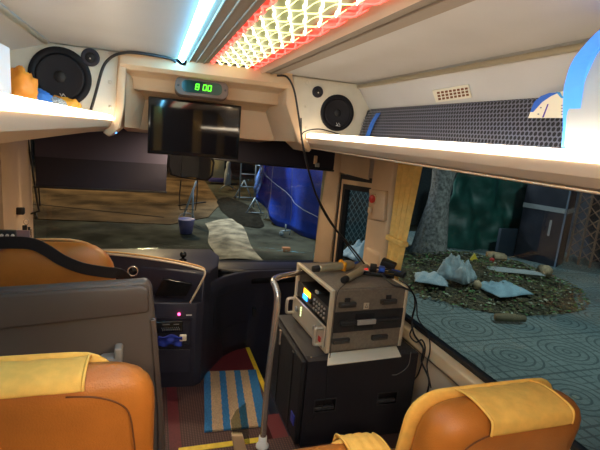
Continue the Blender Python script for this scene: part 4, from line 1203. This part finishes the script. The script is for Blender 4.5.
# blue tarpaulin enclosure along the road
M_TARP = mat('blue_tarp', (.012, .07, .60), .5, nz=.12, ns=8, bump=.5, bs=8)
t = thing('tarpaulin', (3.6, 11.5, GZ), 'big bright blue tarpaulin sheet hung along the right roadside', 'tarpaulin')
A = at(252, 212, z=GZ); A = V((2.8, 13.8, GZ)); B = V((3.78, 9.6, GZ))
def tarp(u, v):
    p = A.lerp(B, u); s_ = .10 * math.sin(u * 17 + v * 3) * (1 - .5 * v) + .12 * noise.noise(V((u * 5, v * 3, 2)))
    lift = .55 * max(0, 1 - u * 3.0) ** 1.0
    z = GZ + lift + (3.6 - lift) * v
    return V((p.x + s_ + .35 * (1 - v) ** 2 * u, p.y, z))
mb = MB(); mb.grid(tarp, 60, 24, thick=.01); mb.build('sheet', M_TARP, t)
def fold(u, v):
    p = tarp(.02 + .34 * u, .12 + .75 * u ** .8); return p + V((-.10, .0, .0)) + V((0, (v - .5) * .30, (v - .5) * .55)) + V((.05 * math.sin(v * 9), 0, 0))
mb = MB(); mb.grid(fold, 24, 6, thick=.01); mb.build('folded_edge', mat('pale_blue_tarp', (.10, .20, .50), .5, nz=.7, ns=25), t)
mb = MB()
for (u0, v0, u1, v1) in ((.05, .42, .95, .12), (.30, .62, .25, .0), (.62, .75, .48, .05)):
    mb.tube([tarp(u0 + (u1 - u0) * i / 10, v0 + (v1 - v0) * i / 10) + V((-.12, 0, 0)) for i in range(11)], .007, 5)
mb.build('tie_rope', mat('rope_grey', (.35, .38, .45), .7), t)

# metal scaffold frame behind the tarp
M_STEEL = mat('galvanised_steel', (.35, .42, .48), .45, .3)
def scaff(x, y, w_, h_, label):
    t2 = thing('scaffold_frame', (x, y, GZ), label, 'scaffold')
    for xx in (x, x + w_):
        MB().tube([(xx, y, GZ), (xx, y, GZ + h_)], .03, 6).build('upright', M_STEEL, t2)
    for z_ in (.5, 1.0, 1.5, 2.0, 2.5):
        if z_ < h_: MB().tube([(x, y, GZ + z_), (x + w_, y, GZ + z_)], .024, 6).build('rung', M_STEEL, t2)
p = at(237, 207, z=GZ)
scaff(3.15, 15.6, .55, 3.2, 'tall galvanised scaffold frame beside the blue tarpaulin')
scaff(3.5, 14.9, .5, 3.0, 'nearest scaffold frame tucked against the blue tarpaulin')
scaff(2.95, 17.4, .6, 3.2, 'second scaffold frame further back beyond the first')
def trestle(c, s_, label):
    c = V(c); t2 = thing('trestle', c, label, 'trestle')
    for sx in (-1, 1): MB().tube([c + V((sx * .35 * s_, 0, .05)), c + V((0, 0, .8 * s_))], .03 * s_, 6).build('leg', M_STEEL, t2)
    MB().tube([c + V((-.40 * s_, 0, .06)), c + V((.45 * s_, 0, .06))], .03 * s_, 6).build('foot_bar', M_STEEL, t2)
    MB().lathe(c + V((-.35 * s_, -.03, .05)), (0, 1, 0), [(.06 * s_, 0), (.06 * s_, .05)], 12).build('wheel', M_BLACK, t2)
trestle(at(243, 199, z=GZ), .95, 'metal trestle foot standing below the scaffold frames')
trestle(at(254, 214.5, z=GZ), .7, 'nearer metal trestle with wheel at tarpaulin bottom edge')
c = at(285, 236, z=GZ)
t2 = thing('caster_frame', c, 'small light metal caster lying on ground before tarpaulin', 'caster')
MB().tube([c + V((-.14, 0, .12)), c + V((.14, 0, .16)), c + V((.12, 0, .03))], .02, 6).tube([c + V((0, 0, .14)), c + V((0, 0, .32))], .02, 6).build('bracket', M_STEEL, t2)
MB().lathe(c + V((-.1, 0, .06)), (0, 1, 0), [(.06, -.02), (.06, .02)], 12).build('wheel', M_STEEL, t2)
c = at(286, 251, z=GZ); tag(MB().box(c + V((-.09, -.06, 0)), c + V((.09, .06, .09)), .01).build('brick', mat('orange_brick', (.62, .24, .10), .8)), 'orange brick lying on the ground near the tarpaulin', 'brick')
c = at(215.5, 179, z=GZ)
t2 = thing('white_crate', (2.55, 22, GZ), 'pale yellow boxes stacked far down the road', 'crate')
MB().box((2.3, 22, GZ + .3), (3.0, 22.6, GZ + 1.7), .02).build('box', mat('lit_cream_board', (.75, .65, .38), .7), t2)
MB().box((2.3, 21.98, GZ + .1), (3.0, 22.6, GZ + .3), .01).build('pallet', mat('violet_paint', (.12, .10, .38), .6), t2)
# a hooded white machine by the wall
c = at(227, 190, z=GZ)
t2 = thing('pressure_washer', c, 'pale upright machine on feet left of the scaffolds', 'machine')
MB().lathe(c, (0, 0, 1), [(.10, .2), (.16, .3), (.15, .8), (.09, 1.0), (.10, 1.2), (.04, 1.3)], 14).build('body', mat('machine_white', (.42, .46, .48), .5), t2)
MB().tube([c + V((-.3, 0, .03)), c + V((0, 0, .3)), c + V((.35, 0, .03))], .03, 6).build('stand', M_STEEL, t2)
# low roadside mound, its dark colour standing in for a shadowy zone
def heap(c, a, b, h, seed, name, m, label, cat, nz_=.3, kind=None):
    mb = MB(); c = V(c)
    def fn(u, v):
        an = u * 2 * math.pi; r = v
        k = 1 + .12 * noise.noise(V((math.cos(an) * 2, math.sin(an) * 2, seed)))
        x = math.cos(an) * a * r * k; y = math.sin(an) * b * r * k
        z = h * (1 - r * r) * (1 + nz_ * noise.noise(V((x * 1.5, y * 1.5, seed)))) + .04 * h * noise.noise(V((x * 7, y * 7, seed)))
        return c + V((x, y, max(z, -.02)))
    mb.grid(fn, 40, 16); bmesh.ops.remove_doubles(mb.bm, verts=mb.bm.verts[:], dist=1e-5)
    o = mb.build(name, m); tag(o, label, cat, kind=kind); return o
heap((2.45, 14.9, GZ), .6, 2.8, .05, 3., 'shade_mound', mat('mound_shade_dark', (.02, .018, .014), 1., spec=0., nz=.4, ns=10), 'low mound coloured as shade between pale strip and scaffolds', 'mound')

# bucket and broom stand
c = at(186, 233, z=GZ); c.z = GZ
t2 = thing('bucket', c, 'small lilac plastic bucket standing on the road', 'bucket')
MB().lathe(c, (0, 0, 1), [(.15, 0), (.20, .34), (.215, .36), (.20, .37), (.18, .33)], 20).build('pail', mat('lilac_plastic', (.24, .22, .50), .5), t2)
MB().tube([c + V((.20 * math.cos(a), 0, .36 + .16 * math.sin(a))) for a in [i * math.pi / 8 for i in range(9)]], .008, 5).build('bail', M_STEEL, t2)
t2 = thing('pole_stand', at(186, 221, z=GZ), 'pale metal stand with slanted pole behind the bucket', 'stand')
yy = at(190, 222, z=GZ).y
MB().tube([at(183.5, 216, y=yy), at(196.5, 181, y=yy)], .03, 6).build('slanted_pole', M_STEEL, t2)
MB().tube([at(192.5, 221, y=yy), at(193, 190, y=yy)], .03, 6).build('upright', M_STEEL, t2)
MB().tube([at(178, 220.5, y=yy), at(194, 221.5, y=yy)], .035, 6).build('base_bar', mat('pale_paint', (.55, .52, .48), .6), t2)
tag(MB().tube([at(178, 205.5, y=13.4), at(206, 202, y=13.4)], .02, 5).build('bar', M_BLACK), 'dark horizontal bar crossing behind the slanted pole', 'bar')

# leaf heap round the tree
HC = V((6.15, 7.45, GZ))
t2 = thing('tree', (6.0, 8.7, GZ), 'thick pale tree trunk rising beside the leaf pile', 'tree')
c = at(428, 262, z=GZ)
tr = []; n = 16
for j in range(14):
    z = GZ + 4.6 * j / 13; r = .27 + .22 * math.exp(-j * .8) + .05 * math.sin(j)
    lean = V((.02 * j, .01 * j, 0))
    tr.append([V((c.x, c.y, z)) + lean + V((math.cos(a), math.sin(a), 0)) * r * (1 + .10 * math.sin(3 * a + j * .3)) for a in [2 * math.pi * k / n for k in range(n)]])
MB().loft(tr).build('trunk', mat('grey_bark', (.22, .21, .19), .9, nz=.5, ns=14, bump=1., bs=20), t2)
mb = MB()
e0 = [c + V((.26, .13, 4.4)), c + V((1.2, .3, 5.4))]; mb.tube(e0, [.22, .12], 8); mb.tube([c + V((.26, .13, 4.4)), c + V((.1, -.4, 5.5))], [.2, .1], 8); mb.build('branch', MATS['grey_bark'], t2)

hp_o = heap(HC, 2.15, 2.0, .34, 6., 'leaf_pile', mat('leaf_litter', (.075, .065, .035), .95, nz=.7, ns=30, bump=1., bs=40), 'round heap of fallen leaves on the patterned pavement', 'leaves', .5, kind='stuff')
mbs = [MB() for _ in range(3)]
mL = MB()
for i in range(5200):
    a = random.random() * 2 * math.pi; r = math.sqrt(random.random()) * 1.04
    x, y = math.cos(a) * 2.15 * r, math.sin(a) * 2.0 * r
    z = .34 * max(0, (1 - r * r)) * (1 + .5 * noise.noise(V((x * 1.5, y * 1.5, 6.)))) + .03 + random.random() * .03
    p = HC + V((x, y, z)); s_ = random.uniform(.02, .055)
    q_ = Matrix.Rotation(random.random() * 6.3, 3, 'Z') @ Matrix.Rotation(random.uniform(-.9, .9), 3, 'X')
    pts = [p + q_ @ V(v_) * s_ for v_ in ((-1, 0, 0), (0, -.45, .1), (1, 0, 0), (0, .45, .1))]
    mL._add(pts, [(0, 1, 2, 3)], mi=random.choice((0, 0, 0, 1, 1, 2, 3)))
lv = (mL.build('fallen_leaves', [mat('leaf_brown', (.13, .10, .05), .8), mat('leaf_olive', (.16, .17, .06), .8), mat('leaf_green', (.10, .24, .07), .7), mat('leaf_pale', (.38, .40, .28), .8)], hp_o))
lv['kind'] = 'stuff'
HZ = lambda x, y: GZ + .34 * max(0, 1 - ((x - HC.x) / 2.15) ** 2 - ((y - HC.y) / 2.0) ** 2) + .06

def crumple(c, a, b, h, seed, m, name, label, cat, rot=0.):
    mb = MB(); c = V(c); R_ = Matrix.Rotation(rot, 3, 'Z')
    def fn(u, v):
        x = (u - .5) * 2; y = (v - .5) * 2
        e = 1 - max(abs(x), abs(y)) ** 3
        k = noise.noise(V((x * 2.2 + seed, y * 2.2, 0))) + .5 * noise.noise(V((x * 5, y * 5 + seed, 0)))
        ex = 1 + .18 * noise.noise(V((x + seed, y, 3)))
        return c + R_ @ V((x * a * ex, y * b * ex, h * (e * .7 + .5 * k * e + .05)))
    mb.grid(fn, 22, 18, thick=.012); tag(mb.build(name, m), label, cat)
c = at(456, 279, z=GZ + .25); crumple((c.x, c.y, HZ(c.x, c.y) - .03), .28, .30, .48, 1., mat('grey_white_cloth', (.34, .40, .40), .8, nz=.3, ns=6), 'rag_bundle', 'pale crumpled bundle of rags on left of leaf pile', 'rags', .4)
c = at(501, 290, z=GZ + .2); crumple((c.x, c.y, HZ(c.x, c.y) - .04), .42, .36, .14, 4., mat('pale_blue_sack', (.34, .50, .56), .6, nz=.15, ns=5), 'plastic_sack', 'flat pale blue plastic sack on front of leaf pile', 'sack', .1)
c = at(508, 273, z=GZ + .3); crumple((c.x, c.y, HZ(c.x, c.y) - .02), .70, .12, .06, 7., mat('grey_board', (.40, .42, .40), .7), 'flat_board', 'thin grey board lying across middle of leaf pile', 'board', -.35)
c = at(430, 285, z=GZ + .1); crumple((c.x, c.y, HZ(c.x, c.y) + .0), .3, .3, .14, 9., mat('pale_rag', (.40, .48, .50), .8), 'rag', 'small pale rag at left rim of leaf pile', 'rag', 1.)
M_WOOD = mat('cut_wood', (.60, .42, .24), .7, nz=.2, ns=12)
def log(u, v, L_, r, rot, label, m=None):
    c = at(u, v, z=GZ + .25); c.z = HZ(c.x, c.y) + r * .6; d = V((math.cos(rot), math.sin(rot), 0)) * L_ / 2
    tag(MB().tube([c - d, c - d * .3 + V((0, 0, .01)), c + d], [r, r * 1.1, r * .9], 10).build('wood_block', m or M_WOOD), label, 'wood')
log(496, 254, .42, .09, -.3, 'light wood log at back of leaf pile by green tarp')
log(499, 262, .28, .07, -.2, 'short wood log just in front of the back log')
log(544, 273, .22, .12, 1.4, 'pale stump standing at right rim of leaf pile')
log(477, 286, .20, .07, .9, 'small wood chunk beside the pale blue sack')
log(512, 309, .50, .06, -.2, 'weathered plank at front rim of leaf pile', mat('weathered_wood', (.20, .15, .08), .8))
c = at(491, 266, z=GZ + .3); tag(MB().lathe((c.x, c.y, HZ(c.x, c.y)), (0, 0, 1), [(.05, 0), (.05, .07), (.03, .09)], 12).build('bottle_cap', M_RED), 'tiny red object among leaves behind the board', 'litter')
c = at(473, 265, z=GZ + .3); tag(MB().prism([(c.x - .10, c.y, HZ(c.x, c.y)), (c.x + .08, c.y - .05, HZ(c.x, c.y)), (c.x + .0, c.y, HZ(c.x, c.y) + .15)], (0, .03, 0)).build('paper_scrap', M_YEL), 'small yellow scrap right of the rag bundle', 'scrap')

# green tarp, dark cabinet, folding gate
M_GT = mat('green_tarp', (.016, .085, .065), .5, nz=.3, ns=2.5)
t2 = thing('tarpaulin', (8.4, 9.8, GZ), 'dark green tarpaulin draped behind the leaf pile', 'tarpaulin')
ga, gb = at(444, 256, z=GZ), at(520, 250, z=GZ)
ga = V((7.2, 10.1, GZ)); gb = V((9.75, 9.9, GZ))
def gt(u, v):
    p = ga.lerp(gb, u); z = GZ + 2.75 * v - .1 * math.sin(u * 3)
    k = .10 * math.sin(u * 16 + v * 5) + .18 * noise.noise(V((u * 4, v * 4, 5))) + .08 * noise.noise(V((u * 10, v * 10, 8)))
    return V((p.x + .25 * v * (1 - u), p.y + k + .30 * (1 - v) ** 2 * -1, z))
MB().grid(gt, 44, 30, thick=.01).build('sheet', M_GT, t2)
def gt2(u, v): return gt(.0 + .95 * u, .80 + .10 * v) + V((0, -.10 - .05 * math.sin(v * 3), -.2 * (1 - u) * v))
MB().grid(gt2, 24, 4, thick=.01).build('top_fold', mat('green_tarp_fold', (.03, .16, .13), .5), t2)

c = at(505, 256, z=GZ)
tag(MB().box((c.x - .32, c.y - .05, GZ), (c.x + .32, c.y + .05, GZ + .75), .01).build('leaning_board', mat('slate_board', (.02, .03, .045), .6)), 'dark slate board leaning against green tarp beside cabinet', 'board')
t2 = thing('street_cabinet', (9.4, 8.5, GZ), 'dark metal cabinet with pale stripe right of green tarp', 'cabinet')
k0, k1, k2 = at(519, 261, z=GZ), at(563, 272, z=GZ), at(571, 262, z=GZ)
k0 = V((8.80, 9.05, GZ)); k1 = V((9.22, 8.10, GZ)); k2 = V((9.85, 8.45, GZ)); k3 = k0 + (k2 - k1)
Hc = 2.25
MB().prism([k0, k1, k2, k3], (0, 0, Hc), .02).build('body', mat('cabinet_black', (.022, .022, .032), .5, nz=.2, ns=3), t2)
def band(a, b, z0_, z1_, off, m, nm):
    n_2 = (b - a).cross(V((0, 0, 1))).normalized() * off
    MB().prism([a + n_2 + V((0, 0, z0_)), b + n_2 + V((0, 0, z0_)), b + n_2 + V((0, 0, z1_)), a + n_2 + V((0, 0, z1_))], n_2 * .5).build(nm, m, t2)
M_BAND = mat('stripe_grey', (.30, .30, .30), .6)
band(k0, k1, 1.36, 1.48, .012, M_BAND, 'stripe'); band(k1, k2, 1.36, 1.48, .012, M_BAND, 'stripe')
a_ = k0.lerp(k1, .68); b_ = k0.lerp(k1, .73); band(a_, b_, .75, 1.15, .015, M_BAND, 'handle')
a_ = k0.lerp(k1, .96); band(a_, k1, 0, Hc, .012, mat('cabinet_edge', (.12, .16, .22), .5), 'door_edge')

t2 = thing('folding_gate', (10.9, 7.5, GZ), 'brown folding lattice gate at the far right of pavement', 'gate')
gx0, gy0, gx1, gy1 = 10.15, 8.6, 10.9, 5.2
M_GATE = mat('rusty_gate', (.30, .19, .14), .6, .2)
for i in range(13):
    q = i / 12; x = gx0 + (gx1 - gx0) * q; y = gy0 + (gy1 - gy0) * q
    MB().box((x - .02, y - .02, GZ), (x + .02, y + .02, GZ + 3.2)).build('upright', M_GATE, t2)
for k in range(11):
    mb = MB()
    for i in range(12):
        q0, q1 = i / 12, (i + 1) / 12; za, zb3 = GZ + .15 + k * .28, GZ + .43 + k * .28
        if i % 2: za, zb3 = zb3, za
        mb.tube([(gx0 + (gx1 - gx0) * q0, gy0 + (gy1 - gy0) * q0, za), (gx0 + (gx1 - gx0) * q1, gy0 + (gy1 - gy0) * q1, zb3)], .014, 5)
        mb.tube([(gx0 + (gx1 - gx0) * q0, gy0 + (gy1 - gy0) * q0, zb3), (gx0 + (gx1 - gx0) * q1, gy0 + (gy1 - gy0) * q1, za)], .014, 5)
    mb.build('lattice_row', M_GATE, t2)
# wire fence and mesh beyond the entry door
t2 = thing('wire_fence', (4.3, 9.4, GZ), 'diamond wire fence seen through the entry door glass', 'fence')
fa, fb = V((4.2, 10.3, GZ)), V((5.6, 9.6, GZ))
mb = MB()
for i in range(-14, 15):
    for sgn in (1, -1):
        a = V((i * .14, 0, 0)); pts = []
        for k in range(15):
            z = k * .17; u = (i * .12 + sgn * z * .6)
            if 0 <= u <= 1.55: pts.append(fa.lerp(fb, u / 1.55) + V((0, 0, z)))
        if len(pts) > 1: mb.tube(pts, .008, 4)
mb.build('mesh', mat('wire_cyan_grey', (.22, .36, .40), .5, .3), t2)
for u in (0, 1): MB().tube([fa.lerp(fb, u), fa.lerp(fb, u) + V((0, 0, 2.5))], .03, 8).build('post', M_STEEL, t2)
MB().box((4.3, 10.6, GZ), (5.9, 10.64, 1.6)).build('backing_sheet', mat('dark_teal_sheet', (.03, .07, .09), .7, nz=.3, ns=3), t2)
crumple((4.4, 9.0, GZ + .02), .5, .3, .45, 3.3, mat('pale_tarp_bag', (.35, .45, .52), .7), 'tarp_bundle', 'pale bundle on ground outside the entry door', 'bundle', .2)

# rear curtains (they show as warm bands in the television glass)
for (x, w2_, lb_) in ((-.28, .14, 'leftmost yellow rear curtain, mirrored in the television'), (.42, .16, 'middle yellow rear curtain, mirrored in the television'), (.86, .14, 'rightmost yellow rear curtain, mirrored in the television')):
    tag(MB().grid(lambda u, v: V((x + (u - .5) * w2_, BACK + .06 + .012 * math.sin(u * 22), 1.95 - 1.4 * v)), 24, 4, thick=.003).build('rear_curtain', M_CURT), lb_, 'curtain', 'curtains at the rear bulkhead')
GR = {'loudspeaker': 'round rack loudspeakers', 'tweeter': 'small tweeters', 'wood_block': 'wood pieces on the leaf pile', 'cable': 'loose black cables', 'plastic_bag': 'bags in the left rack',
      'scaffold_frame': 'scaffold frames', 'trestle': 'metal trestles', 'luggage_rack': 'luggage racks', 'rail': 'ceiling edge rails', 'microphone': 'microphones on the case', 'power_plug': 'plugs in the power strip', 'power_adapter': 'adapters on the case', 'roller_shade': 'windscreen shades'}
for o in SC.objects:
    if o.parent is None and o.name.split('.')[0] in GR: o['group'] = GR[o.name.split('.')[0]]
